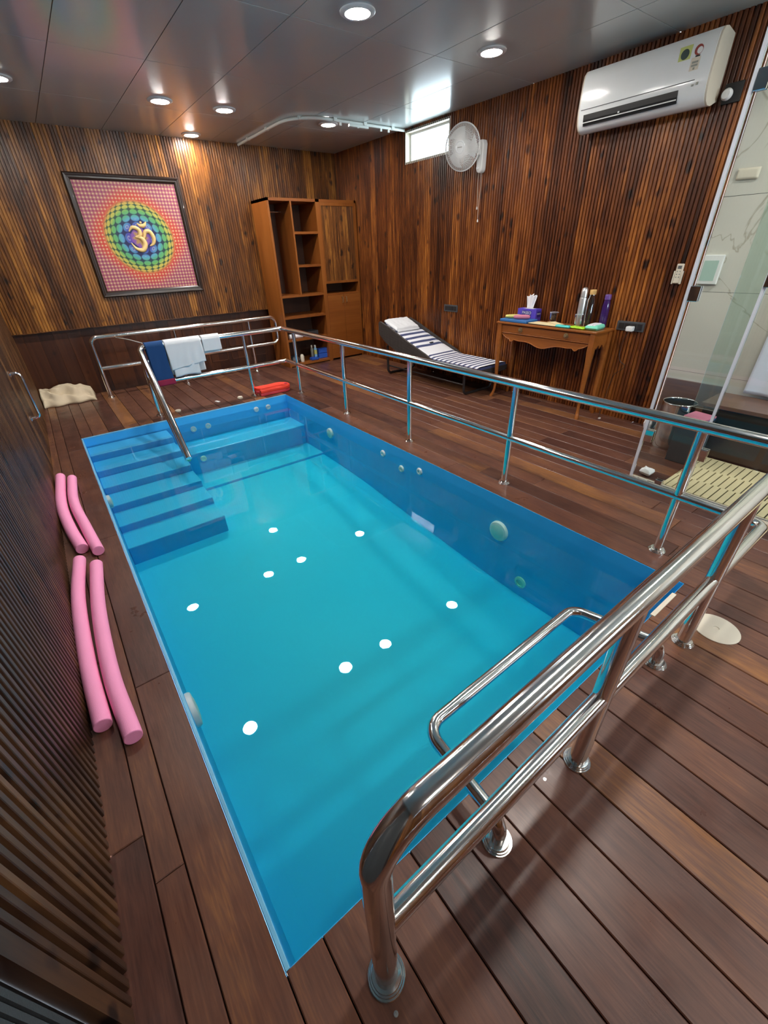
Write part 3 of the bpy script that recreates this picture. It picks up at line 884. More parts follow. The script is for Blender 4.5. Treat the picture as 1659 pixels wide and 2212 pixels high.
stroke(g, [(-0.72, 0.45), (-0.40, 0.72), (0.02, 0.55), (-0.02, 0.18), (-0.36, 0.05)], [0.03, 0.10, 0.13, 0.12, 0.05])
stroke(g, [(-0.30, 0.06), (0.05, -0.02), (0.22, -0.40), (-0.05, -0.82), (-0.52, -0.72), (-0.80, -0.30)], [0.05, 0.12, 0.15, 0.14, 0.09, 0.02])
stroke(g, [(0.12, -0.08), (0.32, 0.10), (0.48, 0.42), (0.80, 0.42), (0.98, 0.02), (0.86, -0.38), (0.56, -0.55)], [0.04, 0.09, 0.12, 0.13, 0.13, 0.10, 0.03])
stroke(g, [(0.02, 0.98), (0.24, 0.82), (0.52, 0.86), (0.72, 1.10)], [0.03, 0.10, 0.10, 0.02])
g.lathe([(0, 0.014), (0.010, 0.012), (0.014, 0.006), (0.014, 0)], ((px0 + px1) / 2 + 0.05, yb - 0.012, (pz0 + pz1) / 2 + 0.172), (0, -1, 0), 16)
link('om_emblem', g, M['gold'], pic, smooth=60)

# ================================================================== CABINET IN THE FAR CORNER
CX0, CXM, CX1, CY, CYB, CH = 3.160, 3.955, 4.66, 6.34, 6.885, 2.312
cab = thing('open_cabinet', ((CX0 + CX1) / 2, (CY + CYB) / 2, 0), 'tall teak cabinet with open shelves and two doors in the far right corner', 'cabinet')
T = 0.030
g = G()
g.box(CX0, CX0 + T, CY, CYB, 0, CH, a=0.5)
g.box(CXM - 0.02, CXM + 0.045, CY, CYB, 0, CH, a=0.55)
g.box(CX1 - T, CX1, CY, CYB, 0, CH, a=0.5)
link('side_panel', g, M['teak'], cab)
g = G(); g.box(CX0, CX1, CY, CYB, CH - 0.035, CH, a=0.5); link('top_panel', g, M['teak_h'], cab)
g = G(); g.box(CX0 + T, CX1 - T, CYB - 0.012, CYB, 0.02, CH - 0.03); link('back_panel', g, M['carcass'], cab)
g = G(); g.box(3.515, 3.540, CY + 0.004, CYB - 0.012, 1.075, CH - 0.035); link('divider', g, M['teak'], cab)
for x0, x1, z in ((3.540, CXM - 0.02, 1.895), (3.540, CXM - 0.02, 1.465), (CX0 + T, CXM - 0.02, 1.06), (CX0 + T, CXM - 0.02, 0.755), (CX0 + T, CXM - 0.02, 0.415), (CX0 + T, CXM - 0.02, 0.03)):
    g = G(); g.box(x0, x1, CY + 0.004, CYB - 0.012, z - 0.016, z + 0.016 if z > 0.1 else z + 0.02); link('shelf', g, M['teak_h'], cab)
g = G(); g.tube([(CX0 + T, 6.66, 2.17), (3.515, 6.66, 2.17)], 0.011, 12); link('hanging_rod', g, M['steel'], cab, smooth=40)
# fluted upper front
x0, x1 = CXM + 0.045, CX1 - T
g = G()
for q in ((x0, x1, 2.235, CH - 0.035), (x0, x1, 1.198, 1.232)): g.box(q[0], q[1], CY + 0.002, CY + 0.02, q[2], q[3])
g.box(x0, x0 + 0.018, CY + 0.002, CY + 0.02, 1.232, 2.235); g.box(x1 - 0.018, x1, CY + 0.002, CY + 0.02, 1.232, 2.235)
fr = link('front_frame', g, M['teak'], cab)
g = G(); flutes(g, (x0 + 0.018, CY + 0.010, 0), (1, 0, 0), (0, -1, 0), x1 - x0 - 0.036, 1.232, 2.235, pitch=0.020, groove=0.007, depth=0.004, per=4)
link('fluted_panel', g, M['panel'], fr)
g = G(); g.box(x0, x1, CY + 0.004, CYB - 0.012, 1.030, 1.052); link('shelf', g, M['teak_h'], cab)
dm = (x0 + x1) / 2
for a, b, s in ((x0 + 0.002, dm - 0.002, 1), (dm + 0.002, x1 - 0.002, -1)):
    g = G(); g.box(a, b, CY - 0.006, CY + 0.014, 0.03, 1.028); d = link('door', g, M['teak_h'], cab, bevel=0.002)
    hx = b - 0.035 if s > 0 else a + 0.035
    g = G(); g.tube(fillet([(hx, CY - 0.006, 0.90), (hx, CY - 0.034, 0.91), (hx, CY - 0.034, 0.985), (hx, CY - 0.006, 0.995)], 0.014, 5), 0.0055, 10)
    link('handle', g, M['brass'], d, smooth=50)

# things kept on its bottom and middle shelf
SB = 0.05
for k, (zz, lab) in enumerate(((SB, 'royal blue foam block at the bottom of the pair on the lowest cabinet shelf'), (SB + 0.083, 'royal blue foam block on top of the pair on the lowest cabinet shelf'))):
    g = G(); g.box(3.775, 3.945, 6.42, 6.50, zz, zz + 0.08)
    tag(link('foam_block', g, M['blue_box'], base=(3.86, 6.50, zz), bevel=0.008), lab, 'block', 'blue foam blocks')
tr = thing('tray', (3.67, 6.42, SB), 'small open blue tray lying in front of the bottles on the cabinet shelf', 'tray')
g = G(); g.box(3.60, 3.73, 6.37, 6.46, SB, SB + 0.006); g.box(3.60, 3.606, 6.37, 6.46, SB, SB + 0.04); g.box(3.724, 3.73, 6.37, 6.46, SB, SB + 0.04)
g.box(3.606, 3.724, 6.37, 6.376, SB, SB + 0.04); g.box(3.606, 3.724, 6.454, 6.46, SB, SB + 0.04); link('body', g, M['blue_box'], tr)
def small_bottle(x, y, z, h, r, bm, lm, cm, label):
    t = thing('bottle', (x, y, z), label, 'bottle')
    g = G(); g.lathe([(r * 0.9, 0), (r, 0.006), (r, h * 0.72), (r * 0.55, h * 0.82), (r * 0.5, h * 0.85)], (x, y, z), n=18); link('body', g, bm, t, smooth=40)
    g = G(); g.lathe([(r * 0.62, h * 0.84), (r * 0.62, h * 0.99), (r * 0.55, h)], (x, y, z), n=18); link('cap', g, cm, t, smooth=40)
    if lm:
        g = G(); g.lathe([(r * 1.02, h * 0.34), (r * 1.02, h * 0.66)], (x, y, z), n=18); link('label', g, lm, t, smooth=40)
small_bottle(3.675, 6.49, SB, 0.23, 0.024, M['grey_print'], None, M['cream'], 'tall slim grey bottle with pale cap on the lowest cabinet shelf')
small_bottle(3.735, 6.475, SB, 0.225, 0.027, M['label_blue'], M['label_yellow'], M['white'], 'bottle with yellow and light blue label beside the blue foam blocks')
g = G(); g.lathe([(0.03, 0), (0.034, 0.02), (0.034, 0.09), (0.02, 0.12), (0, 0.125)], (3.44, 6.42, SB), n=18)
tag(link('jar', g, M['cream'], base=(3.44, 6.42, SB), smooth=50), 'short cream jar on the lowest cabinet shelf behind the railing post', 'jar')
g = G(); g.slab((3.245, 6.37, SB), (0.13, 0, 0), (0, 0.2, 0), (0, 0, 0.10), 12, 12, 0.012, 14, 3.0)
tag(link('folded_cloth', g, M['charcoal'], base=(3.31, 6.46, SB), smooth=60), 'grey folded cloth at the left end of the lowest cabinet shelf', 'cloth')
g = G(); g.lathe([(0.0, 0), (0.036, 0.003), (0.036, 0.24), (0, 0.243)], (3.25, 6.42, 0.431 + 0.037), (1, 0, 0), 16)
tag(link('paper_roll', g, M['paper'], base=(3.37, 6.42, 0.431), smooth=40), 'white paper roll lying on the cabinet shelf above the bottles', 'roll')
g = G(); g.box(3.66, 3.86, 6.52, 6.70, 0.431, 0.50)
tag(link('storage_box', g, M['charcoal'], base=(3.76, 6.61, 0.431), bevel=0.006), 'dark low box in the shadow of the middle cabinet shelf', 'box')

# ================================================================== AIR CONDITIONER
AY0, AY1 = 1.475, 2.50
ac = thing('air_conditioner', (XW, (AY0 + AY1) / 2, 2.47), 'white split air conditioner mounted high on the right panelled wall', 'air conditioner')
prof = [(XW, 2.850), (4.560, 2.868), (4.515, 2.860), (4.490, 2.830), (4.480, 2.780), (4.474, 2.610), (4.478, 2.560), (4.490, 2.512), (4.512, 2.478), (4.548, 2.458), (4.60, 2.458), (XW, 2.492)]
g = G(); g.prism(prof, (0, AY0 + 0.014, 0), (1, 0, 0), (0, 0, 1), (0, AY1 - AY0 - 0.028, 0))
link('body', g, M['gloss_white'], ac, smooth=35)
for ya, yb_ in ((AY0, AY0 + 0.014), (AY1 - 0.014, AY1)):
    g = G(); g.prism([(XW - (XW - a) * 0.985, b) for a, b in prof], (0, ya, 0), (1, 0, 0), (0, 0, 1), (0, yb_ - ya, 0))
    link('side_cap', g, M['cream'], ac, smooth=35)
g = G(); g.box(4.4705, 4.478, AY0 + 0.10, AY1 - 0.03, 2.6040, 2.6080); link('panel_gap', g, M['charcoal'], ac)
# outlet: dark slot with louvre blades, following the curved lower front
g = G(); g.prism([(4.4755, 2.572), (4.4795, 2.535), (4.4895, 2.497), (4.52, 2.515), (4.515, 2.560)], (0, AY0 + 0.20, 0), (1, 0, 0), (0, 0, 1), (0, 0.765, 0))
link('air_outlet', g, M['black'], ac)
g = G(); g.obox((4.474, AY0 + 0.205, 2.522), (0, 0.765, 0), (0.03, 0, 0.006), (0.001, 0, -0.007)); link('louvre', g, M['white'], ac)
g = G(); g.obox((4.4735, AY0 + 0.64, 2.527), (0, 0.012, 0), (0.028, 0, 0.006), (0, 0, 0.012)); link('louvre_clip', g, M['white'], ac)
def sticker(name, y, z, w, h, m, dx=0.0, rnd=False, par=ac):
    xx = lerp(4.474, 4.480, (z - 2.61) / 0.17) if z < 2.78 else lerp(4.480, 4.490, (z - 2.78) / 0.05)
    g = G()
    if rnd: g.lathe([(w / 2, 0), (w / 2, 0.0008)], (xx - 0.0006 - dx, y, z), (-1, 0, 0), 24, sc=(h / w, 1))
    else: g.box(xx - 0.0012 - dx, xx + 0.004, y - w / 2, y + w / 2, z - h / 2, z + h / 2)
    return link(name, g, m, par)
sticker('energy_sticker', 1.690, 2.766, 0.082, 0.082, M['sticker_green'])
sticker('emblem', 1.690, 2.764, 0.056, 0.056, M['sticker_dark'], 0.001, True)
st = sticker('star_rating', 1.600, 2.768, 0.056, 0.056, M['sticker_red'], 0.0, True)
sticker('rating_window', 1.592, 2.764, 0.036, 0.036, M['white'], 0.001, True, st)
sticker('rating_pointer', 1.598, 2.735, 0.030, 0.010, M['black'], 0.001, False, st)
lb = sticker('rating_label', 1.605, 2.695, 0.060, 0.072, M['cream'], 0.0)
for k, (w, h) in enumerate(((0.050, 0.008), (0.042, 0.012), (0.042, 0.012), (0.012, 0.012))):
    sticker('print', 1.605, 2.722 - k * 0.017, w, h, M['grey_print'], 0.0008, False, lb)
g = G(); g.box(4.4735, 4.478, AY0 + 0.07, AY0 + 0.085, 2.575, 2.59); g.box(4.4740, 4.478, AY0 + 0.10, AY0 + 0.115, 2.572, 2.583)
link('display', g, M['grey_print'], ac)
so = thing('plug_socket', (XW, 1.375, 2.52), 'dark square socket with a round white plug beside the air conditioner', 'socket')
g = G(); g.box(XW - 0.014, XW, 1.315, 1.435, 2.462, 2.578); link('plate', g, M['black'], so, bevel=0.004)
g = G(); g.lathe([(0.034, 0.012), (0.036, 0.03), (0.026, 0.05), (0, 0.052)], (XW, 1.405, 2.515), (-1, 0, 0), 20); link('plug', g, M['white'], so, smooth=45)

# ================================================================== WALL FAN
fc = Vector((4.44, 3.855, 2.565)); fax = Vector((-0.90, -0.30, -0.10)).normalized()
fan = thing('wall_fan', (XW, 3.74, 2.36), 'white caged wall fan with two pull cords next to the high window', 'fan')
ref = Vector((0, 0, 1)); fu = (ref - fax * ref.dot(fax)).normalized(); fv = fax.cross(fu)
def fp(r, a, h): return fc + (fu * math.cos(a) + fv * math.sin(a)) * r + fax * h
FR = 0.205
g = G(); g.tube([fp(FR, 2 * PI * k / 48, 0) for k in range(48)], 0.0065, 8, closed=True)
link('guard_ring', g, M['white'], fan, smooth=60)
g = G()
for k in range(110):
    a = 2 * PI * k / 110
    g.tube([fp(0.052, a, 0.060), fp(0.12, a, 0.056), fp(0.18, a, 0.034), fp(FR, a, 0.002)], 0.0021, 5, cap=False)
for r, h in ((0.09, 0.0585), (0.145, 0.049)):
    g.tube([fp(r, 2 * PI * k / 40, h) for k in range(40)], 0.0017, 5, closed=True)
link('front_guard', g, M['white'], fan, smooth=60)
g = G()
for k in range(60):
    a = 2 * PI * k / 60
    g.tube([fp(0.05, a, -0.050), fp(0.16, a, -0.045), fp(FR, a, -0.002)], 0.0016, 5, cap=False)
link('rear_guard', g, M['white'], fan, smooth=60)
g = G(); g.lathe([(0.060, 0.048), (0.060, 0.060), (0.050, 0.066), (0.046, 0.062), (0.030, 0.066), (0, 0.067)], fc, fax, 28)
bd = link('badge', g, M['gloss_white'], fan, smooth=40)
g = G(); g.obox(fc + fax * 0.066 - fv * 0.026 - fu * 0.003, fv * 0.052, fu * 0.006, fax * 0.003); link('badge_mark', g, M['grey_print'], bd)
g = G()
for k in range(3):
    a0 = 2 * PI * k / 3
    def bl(s, t, a0=a0):
        r = lerp(0.03, 0.175, s); a = a0 + (t - 0.5) * lerp(0.7, 1.25, s) + 0.5 * s
        return fp(r, a, lerp(-0.012, 0.022, t))
    g.grid(bl, 10, 8)
link('blades', g, M['white'], fan, smooth=60, solid=0.002)
g = G(); g.lathe([(0.03, 0.03), (0.035, 0.0), (0.045, -0.05), (0.062, -0.055), (0.066, -0.11), (0.05, -0.15), (0, -0.155)], fc, fax, 24)
link('motor_housing', g, M['white'], fan, smooth=45)
ny = 3.755
g = G(); g.prism([(0.041 * math.cos(a), 0.041 * math.sin(a) - 0.08) for a in [PI + PI * k / 12 for k in range(13)]] + [(0.046, 0.13), (0.03, 0.17), (-0.03, 0.17), (-0.046, 0.13)],
                 (XW, ny, 2.46), (0, 1, 0), (0, 0, 1), (-0.075, 0, 0))
mt = link('wall_mount', g, M['white'], fan, bevel=0.012, seg=3)
g = G(); g.lathe([(0.016, 0), (0.016, 0.012), (0, 0.014)], (XW - 0.075, ny + 0.012, 2.385), (-1, 0, 0), 18); link('dial', g, M['gloss_white'], mt, smooth=45)
g = G(); g.tube([(XW - 0.05, ny, 2.50), (XW - 0.11, ny + 0.03, 2.57), tuple(fc - fax * 0.13)], 0.028, 14); link('neck', g, M['white'], fan, smooth=50)
for yy, ze, sw in ((ny + 0.022, 2.03, 0.010), (ny - 0.012, 1.905, -0.012)):
    g = G(); g.tube([(XW - 0.04, yy + sw * math.sin(k * 0.55) * 0.6, lerp(2.355, ze, k / 10)) for k in range(11)], 0.0022, 6)
    c = link('pull_cord', g, M['cream'], fan, smooth=60)
    yk = yy + sw * math.sin(5.5) * 0.6
    g = G(); g.lathe([(0, 0.004), (0.005, 0), (0.009, -0.018), (0.008, -0.026), (0, -0.03)], (XW - 0.04, yk, ze), n=12); link('cord_knob', g, M['white'], c, smooth=60)

# ================================================================== WALL ITEMS
def socket_plate(y0, y1, z0, z1, label):
    t = thing('power_socket', (XW, (y0 + y1) / 2, z0), label, 'socket')
    g = G(); g.box(XW - 0.012, XW, y0, y1, z0, z1); p = link('plate', g, M['charcoal'], t, bevel=0.003)
    n = 4
    for k in range(n):
        w = (y1 - y0 - 0.03) / n
        a = y0 + 0.015 + k * w
        g = G(); g.box(XW - 0.016, XW - 0.011, a + 0.004, a + w - 0.004, z0 + 0.016, z1 - 0.016); link('module', g, M['tube_dark'], t, bevel=0.0015)
    return t
socket_plate(4.03, 4.285, 0.872, 0.958, 'grey socket plate on the right wall above the striped lounger')
s2 = socket_plate(1.545, 1.81, 0.866, 0.952, 'grey socket plate on the right wall holding a white charger')
ch = thing('charger', (XW - 0.016, 1.655, 0.90), 'white charger plugged into the wall socket, its cable hanging to the deck', 'charger')
g = G(); g.box(XW - 0.075, XW - 0.016, 1.625, 1.69, 0.868, 0.915); link('adapter', g, M['gloss_white'], ch, bevel=0.01, seg=3)
cp = [(XW - 0.05, 1.66, 0.87), (XW - 0.06, 1.685, 0.80), (XW - 0.05, 1.70, 0.66), (XW - 0.06, 1.67, 0.58), (XW - 0.05, 1.60, 0.55), (XW - 0.06, 1.64, 0.50), (XW - 0.05, 1.70, 0.45), (XW - 0.05, 1.725, 0.30), (XW - 0.06, 1.74, 0.10), (XW - 0.10, 1.73, 0.012), (XW - 0.15, 1.69, 0.006)]
g = G(); g.tube(fillet(cp, 0.08, 5), 0.0028, 6); cb = link('cable', g, M['tube_dark'], ch, smooth=60)
g = G(); g.box(XW - 0.175, XW - 0.148, 1.675, 1.695, 0.001, 0.012); link('connector', g, M['white'], cb, bevel=0.002)
rm = thing('remote_control', (XW, 1.378, 1.29), 'white air conditioner remote in a holder on the right wall by the glass shower', 'remote')
g = G(); g.box(XW - 0.030, XW - 0.010, 1.350, 1.405, 1.29, 1.44); r_ = link('body', g, M['cream'], rm, bevel=0.006, seg=3)
g = G(); g.box(XW - 0.0315, XW - 0.029, 1.362, 1.392, 1.402, 1.425); link('display', g, M['screen'], r_)
for k in range(6):
    g = G(); yy, zz = 1.366 + (k % 2) * 0.022, 1.382 - (k // 2) * 0.022
    g.lathe([(0.006, 0), (0.005, 0.0015), (0, 0.0015)], (XW - 0.030, yy, zz), (-1, 0, 0), 10); link('button', g, M['grey_print'], r_)
g = G(); g.box(XW - 0.034, XW, 1.342, 1.350, 1.285, 1.385); g.box(XW - 0.034, XW, 1.405, 1.413, 1.285, 1.385); g.box(XW - 0.010, XW, 1.342, 1.413, 1.285, 1.385)
link('holder', g, M['cream'], rm)

# ================================================================== CONSOLE TABLE
TX0, TX1, TY0, TY1, TZ = 4.345, 4.672, 1.835, 3.035, 0.878
tb = thing('console_table', ((TX0 + TX1) / 2, (TY0 + TY1) / 2, 0), 'honey coloured console table with cabriole legs and scalloped apron against the right wall', 'table')
g = G(); g.box(TX0 - 0.012, TX1, TY0 - 0.015, TY1 + 0.015, TZ - 0.022, TZ); link('table_top', g, M['honey'], tb, bevel=0.006, seg=3)
# scalloped front apron (outline in y,z)
def scallop(y0, y1, lo, n=60):
    """lower edge: little ogee each side, broad double wave in the middle"""
    pts = []
    for k in range(n + 1):
        t = k / n
        s = abs(t - 0.5) * 2                      # 0 centre .. 1 end
        if s > 0.80: z = lerp(0.048, 0.105, ((s - 0.80) / 0.2) ** 1.6)
        elif s > 0.66: z = lerp(0.050, 0.020, math.sin((s - 0.66) / 0.14 * PI) )
        else: z = 0.028 * (0.5 - 0.5 * math.cos(s / 0.66 * 2 * PI)) * 1.0 + 0.05 * (s / 0.66) ** 2 - 0.004
        pts.append((lerp(y0, y1, t), lo + z))
    return pts
ay0, ay1 = TY0 + 0.045, TY1 - 0.045
low = scallop(ay0, ay1, 0.648)
g = G(); g.prism([(ay0, TZ - 0.022)] + low + [(ay1, TZ - 0.022)], (TX0 + 0.022, 0, 0), (0, 1, 0), (0, 0, 1), (0.018, 0, 0))
ap = link('front_apron', g, M['honey'], tb)
g = G(); g.tube([(TX0 + 0.022, y, z + 0.004) for y, z in low], 0.005, 8); link('apron_bead', g, M['honey'], ap, smooth=60)
g = G(); g.box(TX0 + 0.012, TX0 + 0.024, ay0 + 0.004, ay1 - 0.004, TZ - 0.106, TZ - 0.028); dr = link('drawer', g, M['honey'], tb, bevel=0.003)
g = G(); g.box(TX0 + 0.010, TX0 + 0.024, ay0, ay1, TZ - 0.118, TZ - 0.108); link('moulding', g, M['honey'], tb, bevel=0.003)
for y in (2.72, 2.15):
    g = G(); g.lathe([(0.027, 0), (0.027, 0.003), (0.009, 0.006), (0.009, 0.012), (0.018, 0.018), (0.015, 0.027), (0, 0.030)], (TX0 + 0.012, y, TZ - 0.068), (-1, 0, 0), 20)
    k = link('knob', g, M['brass'], dr, smooth=50)
for yy in (TY0 + 0.012, TY1 - 0.030):
    pts = []
    for k in range(31):
        t = k / 30; s = abs(t - 0.5) * 2
        z = 0.700 + (0.095 * ((s - 0.55) / 0.45) ** 1.5 if s > 0.55 else 0.035 * math.sin(s / 0.55 * PI)) 
        pts.append((lerp(TX0 + 0.045, TX1 - 0.045, t), z))
    g = G(); g.prism([(TX0 + 0.045, TZ - 0.022)] + pts + [(TX1 - 0.045, TZ - 0.022)], (0, yy, 0), (1, 0, 0), (0, 0, 1), (0, 0.018, 0))
    link('side_apron', g, M['honey'], tb)
for fx in (TX0 + 0.026, TX1 - 0.030):
    for fy in (TY0 + 0.026, TY1 - 0.026):
        sx = -1 if fx < 4.5 else 0.35
        sy = -1 if fy < 2.4 else 1
        g = G()
        prof = [(TZ - 0.022, 0, 0.030), (0.74, 0, 0.030), (0.68, 0.003, 0.032), (0.60, 0.003, 0.031), (0.45, 0.001, 0.026), (0.30, -0.002, 0.0205), (0.16, -0.002, 0.016), (0.09, 0.002, 0.0155), (0.045, 0.014, 0.018), (0.018, 0.026, 0.021), (0.0, 0.030, 0.019)]
        vs = []
        n = 14
        for z, o, r in prof:
            for k in range(n):
                a = 2 * PI * k / n + PI / 4
                c_, s_ = math.cos(a), math.sin(a)
                sq = 1.0 / max(abs(c_), abs(s_)) if z > 0.66 else 1.0
                sq = min(sq, 1.28)
                vs.append((fx + sx * o + c_ * r * sq, fy + sy * o * 0.7 + s_ * r * sq, z))
        fs = []
        for i in range(len(prof) - 1):
            for k in range(n):
                fs.append((i * n + k, i * n + (k + 1) % n, (i + 1) * n + (k + 1) % n, (i + 1) * n + k))
        fs.append(tuple(range(n))); fs.append(tuple(range((len(prof) - 1) * n, len(prof) * n)))
        g.add(vs, fs)
        link('leg', g, M['honey'], tb, smooth=40)
# --- things on the table
Z0 = TZ
bk = G(); bk.obox((4.350, 2.655, Z0), (0.010, 0.375, 0), (0.20, -0.01, 0), (0, 0, 0.030))
tag(link('folder', bk, M['blue_book'], base=(4.46, 2.85, Z0), bevel=0.008, seg=3), 'blue zip folder lying at the left end of the console table', 'folder')
def roll(name, a, b, r, m, label, cat):
    g = G(); A, B = Vector(a), Vector(b); d = (B - A)
    g.tube([A + d * (0.5 - 0.5 * math.cos(PI * k / 10)) for k in range(11)], [max(0.004, r * math.sin(PI * k / 10) ** 0.4) for k in range(11)], 12)
    return tag(link(name, g, m, base=((A + B) / 2 - Vector((0, 0, r))), smooth=60), label, cat)
roll('pouch', (4.40, 2.985, Z0 + 0.030 + 0.021), (4.52, 2.84, Z0 + 0.030 + 0.021), 0.021, M['yellow_case'], 'pale yellow pouch on the blue folder', 'pouch')
roll('pouch', (4.385, 2.86, Z0 + 0.030 + 0.025), (4.49, 2.71, Z0 + 0.030 + 0.025), 0.025, M['rose_case'], 'dusty pink pouch on the blue folder', 'pouch')
bx_ = thing('tissue_box', (4.61, 2.82, Z0), 'violet tissue box with a white tissue pulled up, behind the blue folder', 'tissue box')
g = G(); g.box(4.566, 4.668, 2.695, 2.945, Z0, Z0 + 0.125); link('carton', g, M['tissue_box'], bx_, bevel=0.002)
g = G(); g.box(4.5645, 4.567, 2.755, 2.885, Z0 + 0.03, Z0 + 0.105); lg = link('front_print', g, M['tissue_dark'], bx_)
def text_mesh(name, body, size, m, loc, rot, par):
    cu = bpy.data.curves.new(name, 'FONT'); cu.body = body; cu.size = size; cu.extrude = 0.0004; cu.align_x = 'CENTER'; cu.align_y = 'CENTER'
    to = bpy.data.objects.new(name, cu); col.objects.link(to)
    dg = bpy.context.evaluated_depsgraph_get()
    me = bpy.data.meshes.new_from_object(to.evaluated_get(dg))
    bpy.data.objects.remove(to)
    me.materials.clear(); me.materials.append(m)
    o = bpy.data.objects.new(name, me); col.objects.link(o)
    o.parent = par
    o.location = Vector(loc) - world_loc(par); o.rotation_euler = rot
    return o
text_mesh('brand_print', 'PASEO', 0.042, M['white'], (4.5640, 2.82, Z0 + 0.083), (PI / 2, 0, -PI / 2), lg)
g = G(); g.box(4.59, 4.65, 2.693, 2.6955, Z0 + 0.04, Z0 + 0.10); lg2 = link('end_print', g, M['tissue_dark'], bx_)
text_mesh('brand_print', 'PASEO', 0.024, M['white'], (4.617, 2.6925, Z0 + 0.075), (PI / 2, 0, 0), lg2)
g = G(); g.box(4.59, 4.645, 2.755, 2.885, Z0 + 0.1245, Z0 + 0.1255); link('opening', g, M['paper'], bx_)
g = G()
def tis(a, b):
    w = lerp(0.040, 0.058, b)
    y = 2.82 + (a - 0.5) * 2 * w
    x = 4.617 + 0.018 * math.sin(a * PI * 5 + b) * lerp(0.5, 1.0, b) + 0.012 * b
    z = Z0 + 0.125 + b * (0.125 + 0.018 * math.sin(a * PI) + 0.008 * math.sin(a * 19))
    return Vector((x, y, z))
g.grid(tis, 40, 12); link('tissue', g, M['paper'], bx_, smooth=60, solid=0.0015)
# tumbler, tray of papers
def tumbler(name, x, y, r, h, label, rim=True, fill=0.0):
    t = thing(name, (x, y, Z0), label, 'glass')
    g = G(); g.lathe([(0, 0.006), (r * 0.80, 0.006), (r * 0.97, h), (r, h), (r * 0.84, 0), (0, 0)], (x, y, Z0), n=26); link('bowl', g, M['drink_glass'], t, smooth=40)
    g = G(); g.tube([(x + r * 0.985 * math.cos(2 * PI * k / 28), y + r * 0.985 * math.sin(2 * PI * k / 28), Z0 + h) for k in range(28)], 0.0016, 6, closed=True); link('rim', g, M['glass_edge'], t, smooth=60)
    return t
tumbler('tumbler', 4.625, 2.50, 0.047, 0.105, 'small clear tumbler between the tissue box and the bottles')
pt = G(); pt.obox((4.36, 2.285, Z0), (0.012, 0.36, 0), (0.165, -0.01, 0), (0, 0, 0.008))
nb = tag(link('notebook', pt, M['frame'], base=(4.45, 2.47, Z0), bevel=0.002), 'dark clipboard lying flat in the middle of the console table', 'clipboard')
g = G(); g.obox((4.357, 2.295, Z0 + 0.0085), (0.010, 0.345, 0.002), (0.150, -0.012, 0), (0, 0, 0.004)); g.obox((4.42, 2.33, Z0 + 0.0125), (0.07, 0.15, 0.008), (0.07, -0.05, 0.0), (0, 0, 0.004))
tag(link('paper_sheets', g, M['cream_paper'], base=(4.45, 2.47, Z0 + 0.008)), 'loose cream paper sheets on the dark clipboard', 'paper')
g = G(); g.slab((4.352, 2.13, Z0), (0.0, 0.165, 0), (0.055, 0.01, 0), (0, 0, 0.026), 18, 10, 0.004, 14, 1.0, 0.5)
tag(link('rolled_band', g, M['turquoise'], base=(4.38, 2.22, Z0), smooth=60), 'turquoise rolled exercise band at the table front edge', 'band')
sb = thing('steel_flask', (4.615, 2.185, Z0), 'tall stainless steel flask with a domed cup lid', 'flask')
g = G(); g.lathe([(0.036, 0), (0.038, 0.004), (0.038, 0.255), (0.035, 0.268)], (4.615, 2.185, Z0), n=28); link('body', g, M['brushed'], sb, smooth=40)
g = G(); g.lathe([(0.033, 0.270), (0.033, 0.325), (0.028, 0.345), (0.014, 0.358), (0, 0.360)], (4.615, 2.185, Z0), n=28); link('cup_lid', g, M['brushed'], sb, smooth=40)
gb = thing('glass_bottle', (4.635, 2.105, Z0), 'clear glass water bottle with a pale cork lid behind the steel flask', 'bottle')
g = G(); g.lathe([(0, 0.004), (0.036, 0.006), (0.0365, 0.24), (0.026, 0.27), (0.024, 0.30), (0.027, 0.30), (0.029, 0.272), (0.039, 0.243), (0.0385, 0.0), (0, 0)], (4.635, 2.105, Z0), n=28); link('body', g, M['drink_glass'], gb, smooth=40)
g = G(); g.lathe([(0.030, 0.296), (0.031, 0.300), (0.031, 0.336), (0.029, 0.340), (0, 0.340)], (4.635, 2.105, Z0), n=24); link('cork_lid', g, M['cork'], gb, smooth=40)
tumbler('drinking_glass', 4.475, 2.115, 0.040, 0.125, 'clear drinking glass in front of the steel flask')
pb = thing('purple_bottle', (4.645, 1.945, Z0), 'dark purple water bottle at the right end of the table', 'bottle')
g = G(); g.lathe([(0.034, 0), (0.037, 0.006), (0.036, 0.19), (0.031, 0.232), (0.027, 0.248), (0.026, 0.254)], (4.645, 1.945, Z0), n=26); link('body', g, M['purple'], pb, smooth=40)
g = G(); g.lathe([(0.030, 0.256), (0.030, 0.294), (0.027, 0.302), (0, 0.302)], (4.645, 1.945, Z0), n=26)
link('cap', g, mat('violet_cap', srgb(104, 70, 146), 0.35, vary=0.05), pb, smooth=40)
g = G(); g.slab((4.362, 1.985, Z0), (0.02, 0.165, 0), (0.075, -0.01, 0), (0, 0, 0.024), 18, 10, 0.004, 12, 4.0, 0.5)
tag(link('lime_band', g, M['lime'], base=(4.40, 2.07, Z0), smooth=60), 'lime green rubber strap on the table in front of the drinking glass', 'strap')
bn = thing('folded_band', (4.48, 1.92, Z0), 'mint and white folded fabric band with dark stripes at the right table corner', 'band')
g = G(); g.slab((4.395, 1.855, Z0), (-0.01, 0.13, 0), (0.19, 0.02, 0), (0, 0, 0.045), 18, 18, 0.004, 12, 6.0, 0.5); link('fabric', g, M['mint'], bn, smooth=60)
g = G(); g.slab((4.402, 1.885, Z0 + 0.006), (-0.008, 0.09, 0), (0.178, 0.018, 0), (0, 0, 0.046), 14, 18, 0.003, 12, 6.0, 0.4); wb = link('white_band', g, M['white_cloth'], bn, smooth=60)
